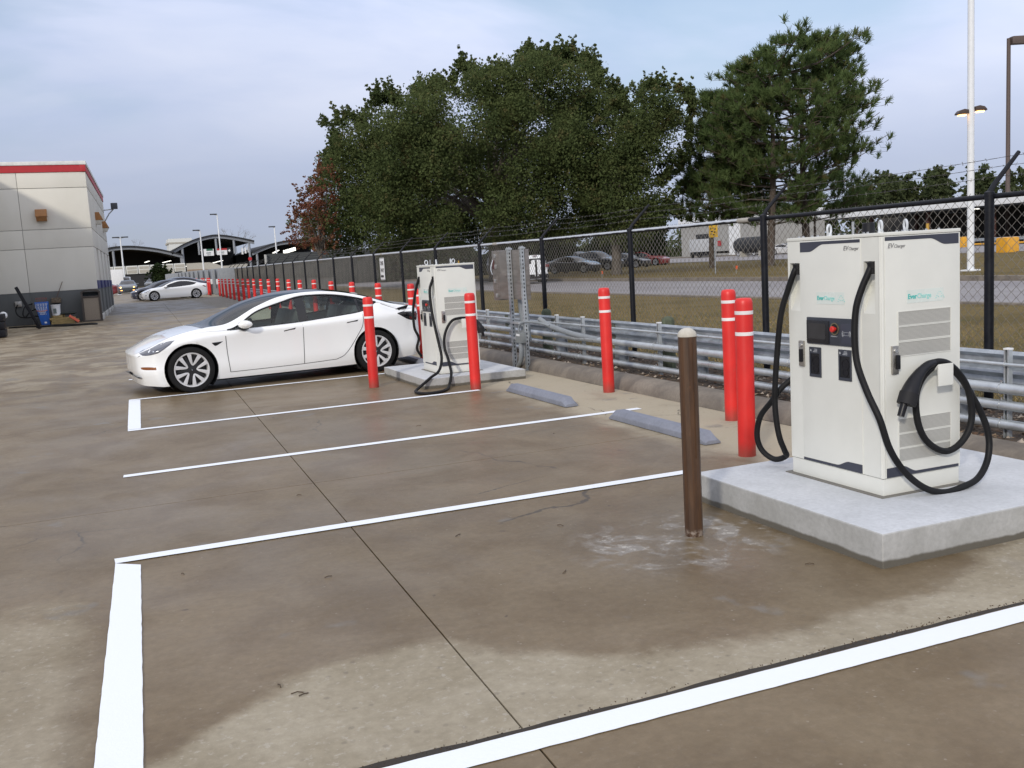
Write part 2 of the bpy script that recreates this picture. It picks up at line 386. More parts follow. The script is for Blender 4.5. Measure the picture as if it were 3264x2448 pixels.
M_RED = pm('red_plastic_sleeve', (.72, .022, .018), .42, var=.07, scale=3, bump=.12, bscale=35)
M_WHITETAPE = pm('white_reflective_tape', (.78, .74, .74), .45)
M_WHITE = pm('white_paint', (.74, .75, .76), .5, var=.05)
M_BLACK = pm('black_rubber', (.010, .010, .011), .55, var=.25, spec=.22)
M_BLACKP = pm('black_plastic', (.011, .011, .014), .42, var=.2, spec=.3)
M_STEEL = pm('brushed_steel', (.42, .40, .37), .32, .85, var=.12, scale=20)
M_DGREY = pm('dark_grey_paint', (.05, .055, .065), .5)
M_BOLT = pm('zinc_bolt', (.55, .56, .57), .3, .8)

# ------------------------------------------------------------------ ground sheets
def sheet(name, xs, ys, mat, dz=0, kind='structure', zf=zg, par=None):
    v = [(x, y, zf(x, y)+dz) for y in ys for x in xs]; nx = len(xs)
    f = [(j*nx+i, j*nx+i+1, (j+1)*nx+i+1, (j+1)*nx+i) for j in range(len(ys)-1) for i in range(nx-1)]
    o = MB().add(v, f).build(name, mat, par, fix=False)
    return tag(o, kind=kind)
ys_all = [-60, -20, -5, 0, 10, 16, 20, 30, 45, 68, 90, 120, 200, 300, 600, 1500]
sheet('ground', [-900, -200, -60, -20, 0, 5, 9, 10.6, 12.2, 13.8, 15.4, 17, 40, 120, 300, 1500], ys_all, M_GRASS, -.09)
# parking lot: slabs on a dark bed, real gaps between them
KX = 5.42                                       # foot of the kerb
def drift(y): return .02*max(0., y-18)
lot = sheet('parking_lot', [-120, -40, -5, 2, 8.2], [-40, 0, 10, 16, 20, 30, 45, 68, 90, 150, 200], M_JOINT, -.045)
def jx(y): return 1.105+.0262*(y-1)
def kx(y): return KX+drift(y)*1.25
yb = [-14, 2.96, 7.345, 12.0, 16.7, 21.4, 26.1, 30.8, 35.5, 40.2, 45, 56, 68, 90, 170]
def slab(xa, xb, y0, y1, g):
    """xa, xb functions of y"""
    ys = [y0+g]+[q for q in (16, 20, 30, 45, 68, 90) if y0+.3 < q < y1-.3]+[y1-g]
    v = []; f = []
    for y in ys:
        a, b = xa(y)+g, xb(y)-g
        for z in (0, -.05): v += [(a, y, zg(a, y)+z), (b, y, zg(b, y)+z)]
    k = len(ys)
    for i in range(k-1):
        o = i*4; q = o+4
        f += [(o, o+1, q+1, q), (o, q, q+2, o+2), (o+1, o+3, q+3, q+1)]
    f += [(0, 2, 3, 1), (4*k-4, 4*k-3, 4*k-1, 4*k-2)]
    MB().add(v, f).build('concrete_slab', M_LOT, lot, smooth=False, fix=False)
cols = [lambda y: -110., lambda y: -22., lambda y: -8.2, lambda y: -3.55+.012*y, jx, kx]
for i in range(len(yb)-1):
    for c_ in range(len(cols)-1):
        slab(cols[c_], cols[c_+1], yb[i], yb[i+1], .004)
# front slabs stop short of the wide joint
# dirt and dead weeds in the wide joint
mb = MB(); rj = random.Random(3)
for i in range(750):
    x = -.2+rj.random()*5.6; y = 2.970+rj.gauss(.0, .009)+(.006 if rj.random() < .5 else 0)
    dens = .35+.65*(.5+.5*math.sin(x*2.3+1.1))*(1 if x > 1.6 else .5)
    if rj.random() > dens: continue
    l = .006+rj.random()*.020*dens; a = rj.random()*2*PI; dx, dy = math.cos(a)*l, math.sin(a)*l*.8
    w = .0016
    mb.add([(x-w, y, -.012), (x+w, y, -.012), (x+dx*.6+w, y+dy*.6, .003+l*.12), (x+dx, y+dy, .0015+rj.random()*.006)], [(0, 1, 2), (0, 2, 3)])
M_WEED = pm('dead_weed', (.09, .062, .038), .95, var=.45)
tag(mb.build('joint_weeds', M_WEED, None, smooth=False, fix=False), kind='stuff')
mb = MB()
for i in range(240):
    x0 = -6+i*.05; 
    if x0 > 5.4: break
    def ww(x): return .018+.007*math.sin(x*3.1)+.005*math.sin(x*9.7+1)+.002*math.sin(x*31)
    mb.quad((x0, 2.946, .0015), (x0+.05, 2.946, .0015), (x0+.05, 2.956+ww(x0+.05), .0015), (x0, 2.956+ww(x0), .0015))
tag(mb.build('joint_dirt_strip', M_JOINT, None, fix=False), kind='structure')

# ------------------------------------------------------------------ painted markings
def stripe(name, pts, label=None):
    """pts: list of quads (4 corner xy)"""
    mb = MB(); rl = random.Random(11)
    for qi, q in enumerate(pts):
        a, b, c, d = [Vector((p[0], p[1], 0)) for p in q]
        n = max(2, int((b-a).length/.06)); last = None
        for i in range(n+1):
            t = i/n; lo = a.lerp(b, t); hi = d.lerp(c, t); w = (hi-lo).normalized()
            lo = lo-w*rl.uniform(-.0014, .0014); hi = hi+w*rl.uniform(-.0014, .0014)
            lo.z = zg(lo.x, lo.y)+.004+.0012*qi; hi.z = zg(hi.x, hi.y)+.004+.0012*qi
            if last: mb.quad(last[0], lo, hi, last[1])
            last = (lo, hi)
    return tag(mb.build(name, M_LINE, None, fix=False), kind='structure')
stripe('bay_line', [[(-.32, 2.81), (5.1, 2.80), (5.1, 2.932), (-.32, 2.94)], [(-.075, 2.945), (-.01, 5.82), (-.145, 5.93), (-.235, 2.945)], [(-.145, 5.925), (3.77, 5.905), (3.77, 6.005), (-.15, 6.03)]])
stripe('bay_line', [[(-.075, 8.56), (4.90, 8.66), (4.90, 8.76), (-.07, 8.665)]])
stripe('bay_line', [[(.0, 11.20), (4.12, 11.31), (4.12, 11.41), (.0, 11.30)], [(.135, 11.305), (.20, 14.06), (.055, 14.10), (.0, 11.305)], [(.06, 14.08), (4.3, 14.20), (4.3, 14.30), (.06, 14.18)]])
stripe('bay_line', [[(.1, 16.95), (4.9, 17.05), (4.9, 17.15), (.1, 17.05)]])
stripe('bay_line', [[(-1.0, 60), (-.8, 60), (.9, 108), (.5, 108)]])

# ------------------------------------------------------------------ kerb, planting strip, lawn, road
mb = MB()
kp = [(0, 0), (.012, .05), (.05, .115), (.11, .145), (.2, .15), (.22, .15), (.22, -.05), (0, -.05)]
kys = [-6, -3]+[0+i*.5 for i in range(0, 80)]+[45, 56, 68]
for y in kys:
    wob = .006*math.sin(y*1.9)+.004*math.sin(y*5.3)
    mb.v += [(kx(y)+p[0]*1.15+wob, y, zg(kx(y), y)+p[1]) for p in kp]
n = len(kp)
for i in range(len(kys)-1):
    for j in range(n-1):
        mb.f.append((i*n+j, i*n+j+1, (i+1)*n+j+1, (i+1)*n+j)); mb.mi.append(0)
kerb = tag(mb.build('kerb', M_KERB, None, sharp=50), kind='structure')
def zstrip(x, y): return zg(x, y)+.10+.03*math.sin(x*7+y*1.7)*math.sin(y*2.1)
sx = [5.64, 5.8, 6.0, 6.2, 6.4, 6.6, 6.8, 7.0]
def sheet_drift(name, xs, ys, mat, zf):
    v = [(x+drift(y), y, zf(x, y)) for y in ys for x in xs]; nx = len(xs)
    f = [(j*nx+i, j*nx+i+1, (j+1)*nx+i+1, (j+1)*nx+i) for j in range(len(ys)-1) for i in range(nx-1)]
    return tag(MB().add(v, f).build(name, mat, None, fix=False), kind='structure')
sheet_drift('planting_strip', sx, [-4+i*.3 for i in range(250)], M_MULCH, lambda x, y: zstrip(x, y)-.03*max(0, (5.8-x)/.2))
def zlawn(x, y): return .09*max(0, 1-(x-7)/6)+zg(x, y)+.012*math.sin(x*1.3+y*.7)
sheet_drift('lawn', [6.98, 7.6, 8.4, 9.5, 11, 12.5, 14, 15.5, 17.0, 17.75], [-8+i*1.6 for i in range(90)], M_GRASS, zlawn)
# leaf litter and pale stones on the strip
mb = MB(); rl = random.Random(5)
for i in range(5200):
    y = rl.uniform(1.5, 26)*rl.uniform(.35, 1); x = rl.uniform(5.66, 6.95); s = rl.uniform(.012, .035); a = rl.random()*PI
    c_ = Vector((x, y, zstrip(x, y)+.008)); u = Vector((math.cos(a), math.sin(a), rl.uniform(-.4, .4)))*s; w = Vector((-math.sin(a), math.cos(a), rl.uniform(-.3, .3)))*s*.5
    mb.add([c_-u, c_-w, c_+u, c_+w], [(0, 1, 2, 3)], 0 if rl.random() < .6 else 1)
tag(mb.build('leaf_litter', [pm('brown_leaf', (.10, .055, .03), .9, var=.4), pm('pale_leaf', (.27, .19, .12), .9, var=.3)], None, smooth=False, fix=False), kind='stuff')
mb = MB()
for i in range(420):
    y = rl.uniform(1.5, 22)*rl.uniform(.4, 1); x = rl.uniform(5.68, 6.7); s = rl.uniform(.012, .032)
    c_ = (x, y, zstrip(x, y)+s*.2); pts = [(1, 0, 0), (0, 1, 0), (-1, 0, 0), (0, -1, 0), (0, 0, .8), (0, 0, -.6)]
    mb.add([(c_[0]+p[0]*s*rl.uniform(.7, 1.3), c_[1]+p[1]*s*rl.uniform(.7, 1.3), c_[2]+p[2]*s) for p in pts], [(0, 1, 4), (1, 2, 4), (2, 3, 4), (3, 0, 4), (1, 0, 5), (2, 1, 5), (3, 2, 5), (0, 3, 5)])
tag(mb.build('gravel', pm('pale_stone', (.34, .29, .24), .9, var=.3), None, smooth=False, fix=False), kind='stuff')
# grass blades near the fence line
mb = MB()
for i in range(26000):
    y = 4+26*rl.random()**1.3; x = 6.9+rl.random()**1.5*7; h = rl.uniform(.025, .07); a = rl.random()*2*PI; w = .006
    z = zlawn(x, y); tip = (x+math.cos(a)*h*.7, y+math.sin(a)*h*.7, z+h)
    mb.add([(x-w, y, z), (x+w, y, z), tip], [(0, 1, 2)], 0 if rl.random() < .75 else 1)
tag(mb.build('grass', [pm('straw_blade', (.25, .185, .08), .9, var=.3), pm('green_blade', (.10, .11, .035), .9, var=.3)], None, smooth=False, fix=False), kind='stuff')
ysr = [-60, 0, 10, 30, 60, 100, 160, 300]
sheet('road', [17.8, 22, 26.3], ysr, M_ROAD, 0, zf=lambda x, y: -.02)
def kerb_run(name, x0, x1, zt):
    tag(MB().box(x0, x1, -60, 300, -.1, zt).build(name, M_KERB, None, bevel=.02), kind='structure')
kerb_run('road_kerb', 17.55, 17.8, .05); kerb_run('road_kerb', 26.3, 26.62, .14)
sheet('verge', [26.6, 32, 40, 54.5], ysr, M_GRASS, 0, zf=lambda x, y: .10 if x > 27 else .12)
sheet('far_road', [55, 84], ysr, M_ROAD, 0, zf=lambda x, y: .02)
kerb_run('far_road_kerb', 54.5, 55, .14); kerb_run('far_road_kerb', 84, 84.5, .2)
sheet('far_pavement', [84.5, 140], ysr, M_FARLOT, 0, zf=lambda x, y: .03)
# ------------------------------------------------------------------ charging cabinets
M_CAB = pm('cabinet_paint', (.69, .695, .65), .42, var=.03, scale=3, bump=.05, bscale=160)
M_NAVY = pm('navy_trim', (.042, .046, .066), .5, var=.08)
M_SCREEN = pm('screen_glass', (.035, .035, .038), .18, var=.1)
M_BEZEL = pm('screen_bezel', (.014, .014, .017), .3)
M_PANEL = pm('panel_face', (.038, .043, .058), .42)
M_BTN = pm('button_red', (.62, .03, .025), .4)
M_GOLD = pm('button_ring', (.22, .19, .12), .4, .5)
M_SOCK = pm('socket_black', (.008, .008, .010), .45)
M_TEAL = pm('teal_print', (.06, .47, .43), .5, var=.05); M_TEALL = pm('pale_teal_print', (.22, .62, .58), .5, var=.05)
M_GREYPRINT = pm('grey_print', (.22, .22, .225), .5); M_STICK = pm('clear_sticker', (.66, .715, .68), .25, var=.02)
M_PALEPRINT = pm('pale_print', (.45, .47, .50), .5)
def vent_mat():
    n = NT('perforated_mesh'); v = n.obj(); x, y, z = n.xyz(v)
    # round holes in a staggered grid
    k = 150.
    rowi = n.M('FLOOR', n.M('MULTIPLY', z, k)); u = n.M('ADD', n.M('MULTIPLY', n.M('ADD', x, y), k), n.M('MULTIPLY', n.M('MODULO', rowi, 2.), .5))
    du = n.M('SUBTRACT', n.M('FRACT', u), .5); dz = n.M('SUBTRACT', n.M('FRACT', n.M('MULTIPLY', z, k)), .5)
    d = n.M('ADD', n.M('MULTIPLY', du, du), n.M('MULTIPLY', dz, dz))
    n.set(col=n.mix(n.rng(d, .10, .16), (.20, .20, .19), (.50, .495, .46)), rough=.55); return n.m
M_VENT = vent_mat()
CW, CD, CH = .565, .785, 1.46                  # along x, along y, height

M_EYE = pm('zinc_eye', (.62, .64, .66), .4, .15, var=.1)
def make_charger(label):
    root = empty('ev_charger', label=label, cat='charging station', group='fast chargers along the fence')
    b = MB()
    # plinth, body with recessed cable slots on the -x face, lid
    b.box(.003, CW-.003, .003, CD-.003, 0, .100)
    slots = [(.046, .132), (.675, .765)]; zs0, zs1 = 1.02, 1.308
    body = b.build('plinth', M_CAB, root, bevel=.006)
    b = MB()
    # front (-x) wall made of boxes round the two slots, depth .05; rest of the body behind it
    b.box(.05, CW, 0, CD, .104, 1.438)
    ys = [0, slots[0][0], slots[0][1], slots[1][0], slots[1][1], CD]
    for i in range(0, 6, 2): b.box(0, .0505, ys[i], ys[i+1], .104, 1.438)
    for s_ in slots:
        b.box(0, .0505, s_[0], s_[1], .104, zs0-.0); b.box(0, .0505, s_[0], s_[1], zs1, 1.438)
        # sloping lower lip of the slot
        b.prism([(0, zs0), (.05, zs0), (.05, zs0+.14)], s_[0], s_[1], 'xz')
    b2 = MB(); b2.v, b2.f, b2.mi = b.v, b.f, b.mi
    bo = b2.build('body', M_CAB, root, bevel=0)
    # rounded near corner strip so the edge catches the light
    MB().cyl((.012, .012, .104), (.012, .012, 1.438), .0155, n=20).build('corner_post', M_CAB, root)
    MB().box(-.004, CW+.004, -.004, CD+.004, 1.4405, CH).build('lid', M_CAB, root, bevel=.006)
    # doors: raised sheets
    MB().box(-.004, .002, .153, .665, .104, 1.434).build('door', M_CAB, root, bevel=.002)
    MB().box(.020, .551, -.005, .002, .104, 1.438).build('door', M_CAB, root, bevel=.002)
    # navy wave strips: (y,z) on the left face, (x,z) on the side face
    def wave(P, a0, a1, zt, thin, thick, s0, s1, flip=False):
        pts = []
        for i in range(13):
            t = i/12; e = t*t*(3-2*t); pts.append((s0+(s1-s0)*t, (thick+(thin-thick)*e)))
        return pts
    fx = -.0055
    w = wave(0, 0, 0, 0, 1.4135, 1.372, .585, .455)
    MB().prism([(.662, 1.431), (.662, 1.372)]+w+[(.155, 1.4135), (.155, 1.431)], fx, -.001, 'yz').build('top_strip', M_NAVY, root)
    w = wave(0, 0, 0, 0, .122, .156, .262, .37)
    MB().prism([(.155, .106), (.155, .157), ]+w+[(.663, .121), (.663, .106)], fx, -.001, 'yz').build('bottom_strip', M_NAVY, root)
    fy = -.0065
    w = wave(0, 0, 0, 0, 1.377, 1.4135, .34, .455)
    MB().prism([(.022, 1.434), (.022, 1.4135)]+w+[(.549, 1.377), (.549, 1.434)], fy, -.002, 'xz').build('top_strip', M_NAVY, root)
    w = wave(0, 0, 0, 0, .122, .162, .13, .24)
    MB().prism([(.022, .106), (.022, .160)]+w+[(.549, .121), (.549, .106)], fy, -.002, 'xz').build('bottom_strip', M_NAVY, root)
    # lettering, logo
    FL = lambda y, z, d=.0055: frame((-d, y, z), (0, -1, 0), (0, 0, 1))
    FS = lambda x, z, d=.0065: frame((x, -d, z), (1, 0, 0), (0, 0, 1))
    text('EV', .036, 'lettering', M_GREYPRINT, root, FL(.288, 1.373), shear=.25, bold=.0004); text('Charger', .026, 'lettering', M_GREYPRINT, root, FL(.244, 1.373), shear=.2, sx=.9)
    text('EV', .036, 'lettering', M_GREYPRINT, root, FS(.040, 1.374), shear=.25, bold=.0004); text('Charger', .026, 'lettering', M_GREYPRINT, root, FS(.084, 1.374), shear=.2, sx=.9)
    for F, a, d, sc in ((FL, .520, .0048, 1.0), (FS, .173, .0058, 1.12)):
        sgn = -1 if F is FL else 1
        wd = .236*sc
        if F is FL: MB().box(-.0052, -.003, a-wd, a, 1.066, 1.136).build('logo_sticker', M_STICK, root)
        else: MB().box(a, a+wd*1.0, -.0062, -.004, 1.066, 1.138).build('logo_sticker', M_STICK, root)
        text('Ever', .034*sc, 'lettering', M_TEAL, root, F(a+sgn*.006, 1.090, d+.0012), bold=.0009, sx=.92)
        text('Charge', .034*sc, 'lettering', M_TEALL, root, F(a+sgn*.064*sc, 1.090, d+.0012), sx=.92)
        mb = MB(); Fm = F(0, 0, d+.0014)
        for (u, v_) in [(0, 0), (.006, .012), (.012, .024), (.020, .032), (.030, .032), (.038, .022), (.046, .010), (.052, 0), (.016, .006), (.034, .006)]:
            p = F(a+sgn*(.186+u)*sc, 1.084+v_, d+.0012) @ Vector((0, 0, 0)); q = F(a+sgn*(.186+u)*sc, 1.084+v_, d+.0018) @ Vector((0, 0, 0))
            mb.cyl(p, q, .0032 if v_ < .02 else .0024, n=8)
        mb.build('logo_dots', M_TEALL, root)
    # operator panel
    pn = MB().box(-.013, -.002, .213, .605, .828, .987).build('control_panel', M_PANEL, root, bevel=.005)
    sc_ = MB().box(-.019, -.012, .404, .600, .836, .970).build('screen_bezel', M_BEZEL, pn, bevel=.004)
    MB().box(-.0198, -.018, .434, .582, .860, .953).build('screen', M_SCREEN, pn)
    MB().lathe([(.036, -.0135), (.036, -.018), (.030, -.018), (.028, -.014)], 24, (0, .358, .925), 'x').build('button_ring', M_GOLD, pn)
    MB().lathe([(.029, -.0131), (.029, -.0145)], 24, (0, .358, .925), 'x').build('button_well', M_SOCK, pn)
    MB().lathe([(.010, -.014), (.010, -.028), (.0175, -.030), (.0175, -.040), (.014, -.043)], 20, (0, .353, .925), 'x').build('emergency_button', M_BTN, pn)
    text('EMERGENCY', .0095, 'lettering', M_PALEPRINT, pn, FL(.391, .878, .0133))
    MB().box(-.0142, -.012, .218, .304, .843, .957).build('card_reader', M_NAVY, pn, bevel=.002)
    mb = MB()
    for sg in (-1, 1):
        for r_ in (.020, .027):
            pts = [(-.0146, .261+sg*(.008+r_*math.cos(t)), .900+r_*math.sin(t)) for t in np.linspace(-.7, .7, 7)]
            mb.tube(pts, .0011, 5)
    mb.tube([(-.0146, .243, .909), (-.0146, .243, .891), (-.0146, .279, .891), (-.0146, .279, .909)], .0009, 4, closed=True)
    mb.build('card_symbol', M_PALEPRINT, pn)
    # connector holsters
    for (ya, yb_, L_) in ((.488, .590, 'A'), (.231, .336, 'B')):
        h = MB(); h.box(-.010, -.003, ya, yb_, .770, .808); h.box(-.010, -.003, ya, ya+.010, .629, .770); h.box(-.010, -.003, yb_-.010, yb_, .629, .770); h.box(-.010, -.003, ya+.010, yb_-.010, .629, .646)
        ho = h.build('holster', M_PANEL, root)
        MB().box(-.0052, -.0045, ya+.009, yb_-.009, .645, .771).build('holster_well', M_SOCK, ho)
        cy = (ya+yb_)/2
        MB().lathe([(.034, -.005), (.034, -.008), (.026, -.008), (.026, -.0056)], 20, (0, cy, .722), 'x').build('socket_ring', M_BLACKP, ho)
        MB().lathe([(.026, -.005), (.026, -.0078), (.019, -.0078), (.019, -.0056)], 20, (0, cy, .676), 'x').build('socket_ring', M_BLACKP, ho)
        text(L_, .018, 'lettering', M_PALEPRINT, ho, FL(yb_-.010, .782, .0103), bold=.0006)
        for q in range(3): MB().box(-.0104, -.0098, cy-.022, cy+.016-.006*q, .779+.008*q, .782+.008*q).build('label_line', M_PALEPRINT, ho)
    # swing handles
    def handle(F0, nm='door_handle'):
        hb = MB().box(-.022, .022, -.078, .078, 0, .013, M=F0).build(nm, M_STEEL, root, bevel=.003)
        MB().box(-.002, .019, -.05, .028, .012, .030, M=F0).build('lever', M_BLACKP, hb, bevel=.005)
        MB().cyl(F0 @ Vector((0, .052, .012)), F0 @ Vector((0, .052, .022)), .012, n=14).build('lock', M_BOLT, hb)
    handle(frame((-.004, .657, .763), (0, -1, 0), (0, 0, 1))); handle(frame((.080, -.005, .763), (1, 0, 0), (0, 0, 1)))
    # vents
    for z0, z1 in ((.949, 1.023), (.865, .939), (.781, .855), (.351, .428), (.269, .341), (.189, .258)):
        fr = MB(); x0, x1 = .111, .487
        fr.box(x0, x1, -.0060, -.0045, z0, z1)
        fr.build('vent', M_VENT, root)
        f2 = MB()
        for a in ((x0-.004, x1+.004, z0-.004, z0), (x0-.004, x1+.004, z1, z1+.004)): f2.box(a[0], a[1], -.0085, -.0045, a[2], a[3])
        for a in ((x0-.004, x0), (x1, x1+.004)): f2.box(a[0], a[1], -.0085, -.0045, z0, z1)
        f2.build('vent_frame', M_CAB, root)
    # lifting eyes, lid screws, aerial
    for (x, y) in ((.04, .455), (.055, .06), (.27, .10), (.50, .66)):
        e_ = MB(); rr = .029
        ang = 0.5 if y > .2 else 1.1
        ring = [(x+math.cos(ang)*rr*math.cos(t), y+math.sin(ang)*rr*math.cos(t), CH+.034+rr*math.sin(t)) for t in np.linspace(0, 2*PI, 22, endpoint=False)]
        e_.tube(ring, .0065, 8, closed=True); e_.cyl((x, y, CH), (x, y, CH+.010), .015, n=14); e_.build('lifting_eye', M_EYE, root)
    MB().lathe([(.034, CH), (.034, CH+.055), (.030, CH+.060)], 20, (.10, .20, 0)).build('aerial', M_BLACKP, root)
    MB().cyl((.03, .245, CH), (.03, .245, CH+.07), .008, n=10).build('eye_stem', M_BOLT, root)
    for (x, y) in [(.02, .70), (.02, .66), (.02, .58), (.02, .53), (.02, .35), (.02, .30), (.02, .12), (.02, .15), (.13, .02), (.17, .02), (.23, .02), (.34, .02), (.43, .02)]:
        MB().cyl((x, y, CH), (x, y, CH+.008), .0065, n=8).build('lid_screw', M_BOLT, root)
    MB().cyl((.36, .03, CH), (.36, .03, CH+.035), .009, n=10).build('lid_fitting', pm('brass_fitting', (.5, .30, .06), .4, .5) if 'brass_fitting' not in bpy.data.materials else bpy.data.materials['brass_fitting'], root)
    # cable hook on the side
    hk = MB(); prof = [(0, .70), (-.075, .70), (-.095, .722), (-.10, .725), (-.10, .602), (-.092, .602), (-.092, .706), (-.073, .688), (0, .688)]
    hk.prism(prof, .302, .412, 'yz'); hk.build('cable_hook', M_CAB, root, bevel=.004)
    # cable glands
    for yy in (.075, .706):
        MB().lathe([(.026, .0), (.026, .03), (.030, .032), (.030, .062), (.022, .066)], 12, (.012, yy, 1.238)).build('cable_gland', M_BLACK, root)
    return root
def cable(name, pts, root, r=.0185): return MB().tube(catmull(pts, 8), r, 12).build(name, M_BLACK, root)

chg = make_charger('pale fast charger near the brown post, black cable coiled on its side hook')
CZ = .175
chg.location = (3.846, 4.137, CZ)
# right hand cable: out of the slot, down past the corner, under and up to the hook, then coiled once
cable('charging_cable', [(.012, .075, 1.30), (-.012, .080, 1.25), (-.045, .10, 1.16), (-.07, .118, 1.05), (-.08, .12, .90), (-.082, .10, .75), (-.095, .01, .60), (-.085, -.07, .46), (-.030, -.085, .29), (.07, -.09, .15), (.20, -.10, .045), (.33, -.115, .004), (.46, -.12, -.012+.03), (.58, -.11, .045), (.672, -.09, .12), (.715, -.07, .22), (.705, -.06, .32), (.66, -.055, .42), (.605, -.05, .51), (.53, -.05, .61), (.44, -.055, .685), (.36, -.055, .715), (.30, -.06, .705), (.232, -.05, .645), (.195, -.045, .55), (.205, -.045, .42), (.25, -.045, .318), (.325, -.045, .25), (.415, -.045, .215), (.50, -.045, .235), (.565, -.05, .295), (.595, -.055, .38), (.585, -.058, .48), (.555, -.058, .575), (.49, -.062, .655), (.41, -.066, .715), (.34, -.07, .735), (.27, -.07, .728)], chg)
MB().tube(catmull([(.012, .706, 1.30), (-.012, .715, 1.25), (-.03, .75, 1.15), (-.05, .80, .99), (-.06, .84, .70), (-.06, .865, .47), (-.055, .86, .32), (-.04, .85, .21), (0, .86, .13), (.05, .91, .075), (.02, .99, .045), (-.03, 1.05, .10), (-.06, 1.06, .20), (-.06, 1.02, .33), (-.045, .92, .44), (.0, .87, .53), (.08, .83, .60), (.2, .815, .66)], 8), .0185, 12).build('charging_cable', M_BLACK, chg)
# connector
def connector(parent, pts, tip):
    g = MB().tube(catmull(pts, 6), None or [.022]*3+[.024]*3+[.026]*3+[.031]*4+[.040]*4+[.046]*4+[.048]*4, 14) if False else None
    P = catmull(pts, 6); n = len(P)
    rs = [np.interp(i/(n-1), [0, .35, .55, .75, .9, 1], [.021, .026, .034, .045, .050, .046]) for i in range(n)]
    c_ = MB().tube(P, [float(q) for q in rs], 16).build('charging_connector', M_BLACKP, parent)
    d = (P[-1]-P[-3]).normalized()
    MB().cyl(P[-1]-d*.005+Vector(tip), P[-1]+d*.075+Vector(tip), .021, .019, 14).build('connector_tip', M_BLACKP, c_)
    MB().cyl(P[-1]-d*.05, P[-1]+d*.016, .0515, .0515, 18).build('connector_collar', pm('soft_black_rubber', (.016, .016, .018), .6, spec=.25) if 'soft_black_rubber' not in bpy.data.materials else bpy.data.materials['soft_black_rubber'], c_)
connector(chg, [(.300, -.070, .732), (.25, -.075, .722), (.20, -.080, .695), (.15, -.085, .650), (.108, -.09, .59), (.085, -.092, .54)], (-.018, 0, -.005))

chB = make_charger('pale fast charger behind the white car, cable drooping over its low pad')
chB.location = (3.955, 12.36, .128)
cable('charging_cable', [(0.012, 0.075, 1.300), (-0.015, 0.080, 1.242), (-0.055, 0.080, 1.122), (-0.060, 0.040, 0.872), (-0.050, -0.020, 0.652), (-0.030, -0.080, 0.422), (-0.025, -0.140, 0.272), (-0.055, -0.200, 0.162), (-0.135, -0.300, 0.072), (-0.255, -0.385, 0.027), (-0.375, -0.440, -0.038), (-0.515, -0.540, -0.103), (-0.565, -0.680, -0.108), (-0.555, -0.840, -0.108), (-0.435, -0.920, -0.108), (-0.275, -0.860, -0.108), (-0.135, -0.660, -0.108), (-0.055, -0.480, -0.093), (-0.010, -0.415, -0.028), (0.020, -0.370, 0.052), (0.045, -0.260, 0.122), (0.055, -0.160, 0.232), (0.045, -0.090, 0.352), (0.055, -0.070, 0.492), (0.105, -0.070, 0.622), (0.185, -0.070, 0.712), (0.275, -0.070, 0.734), (0.355, -0.070, 0.734), (0.415, -0.070, 0.727)], chB)
cable('charging_cable', [(.012, .706, 1.30), (-.012, .72, 1.25), (-.05, .76, 1.10), (-.09, .80, .85), (-.085, .82, .6), (-.03, .83, .45), (-.06, .85, .30), (.0, .86, .18)], chB)
connector(chB, [(.41, -.070, .730), (.46, -.075, .715), (.51, -.08, .68), (.545, -.085, .63), (.565, -.09, .58), (.575, -.09, .54)], (.012, 0, 0))

# ------------------------------------------------------------------ concrete pads
def pad(x0, x1, y0, y1, h, label):
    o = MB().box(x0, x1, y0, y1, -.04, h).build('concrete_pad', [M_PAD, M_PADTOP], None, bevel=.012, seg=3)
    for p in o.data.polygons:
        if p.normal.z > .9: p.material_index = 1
    return tag(o, label, 'concrete pad', 'raised charger pads')
pad(3.345, 5.16, 3.605, 5.275, CZ, 'broad raised concrete pad under the charger beside the brown post')
pad(3.60, 5.02, 11.98, 14.0, .128, 'low raised concrete pad under the charger behind the white car')
for x, y, z in ((3.846, 4.137, CZ), (3.955, 12.36, .128)):
    gm = MB().box(x-.03, x+CW+.03, y-.025, y+CD+.03, z-.01, z+.006).build('grout_bed', pm('damp_grout', (.17, .16, .14), .7, bump=.3), None, bevel=.003)
    gm.name = 'grout_bed'; gm.parent = None
    tag(gm, 'thin damp grout bed under the near charger' if y < 6 else 'thin damp grout bed under the far charger', 'grout bed')

# ------------------------------------------------------------------ bollards
def sleeve_mat():
    n = NT('red_sleeve_worn'); v = n.pos(); x, y, z = n.xyz(); o = n.obj(); oz = n.xyz(o)[2]
    f = n.noise(2.2, 5, .6, v); g = n.noise(14, 6, .7, v, stretch=(1, 1, .35)); h = n.noise(60, 4, .7, v, stretch=(1, 1, 3))
    c = n.mix(n.rng(f, .3, .7), (.60, .020, .017), (.74, .028, .022))
    c = n.mix(n.rng(g, .62, .74, 0, .55), c, (.50, .085, .065)); c = n.mix(n.rng(h, .68, .74, 0, .5), c, (.20, .02, .02))
    grime = n.M('MULTIPLY', n.rng(n.M('ADD', oz, n.M('MULTIPLY', n.M('SUBTRACT', g, .5), .18)), .16, .0), .65)
    c = n.mix(grime, c, (.17, .06, .042)); n.set(col=c, rough=n.rng(g, .3, .7, .36, .56)); n.bump(h, .10, .003); return n.m
M_RED = sleeve_mat()
def make_bollard():
    root = empty('red_bollard')
    r = .0670; h = 1.215
    MB().lathe([(r, -.03), (r, h-.055), (r*.985, h-.035), (r*.92, h-.015), (r*.78, h-.003), (r*.4, h), (0.001, h)], 28, cap=False).build('sleeve', M_RED, root, sharp=60)
    for z0 in (h-.125, h-.285):
        MB().lathe([(r+.0005, z0), (r+.002, z0+.001), (r+.002, z0+.027), (r+.0005, z0+.028)], 28, cap=False).build('reflective_band', M_WHITETAPE, root)
    return root
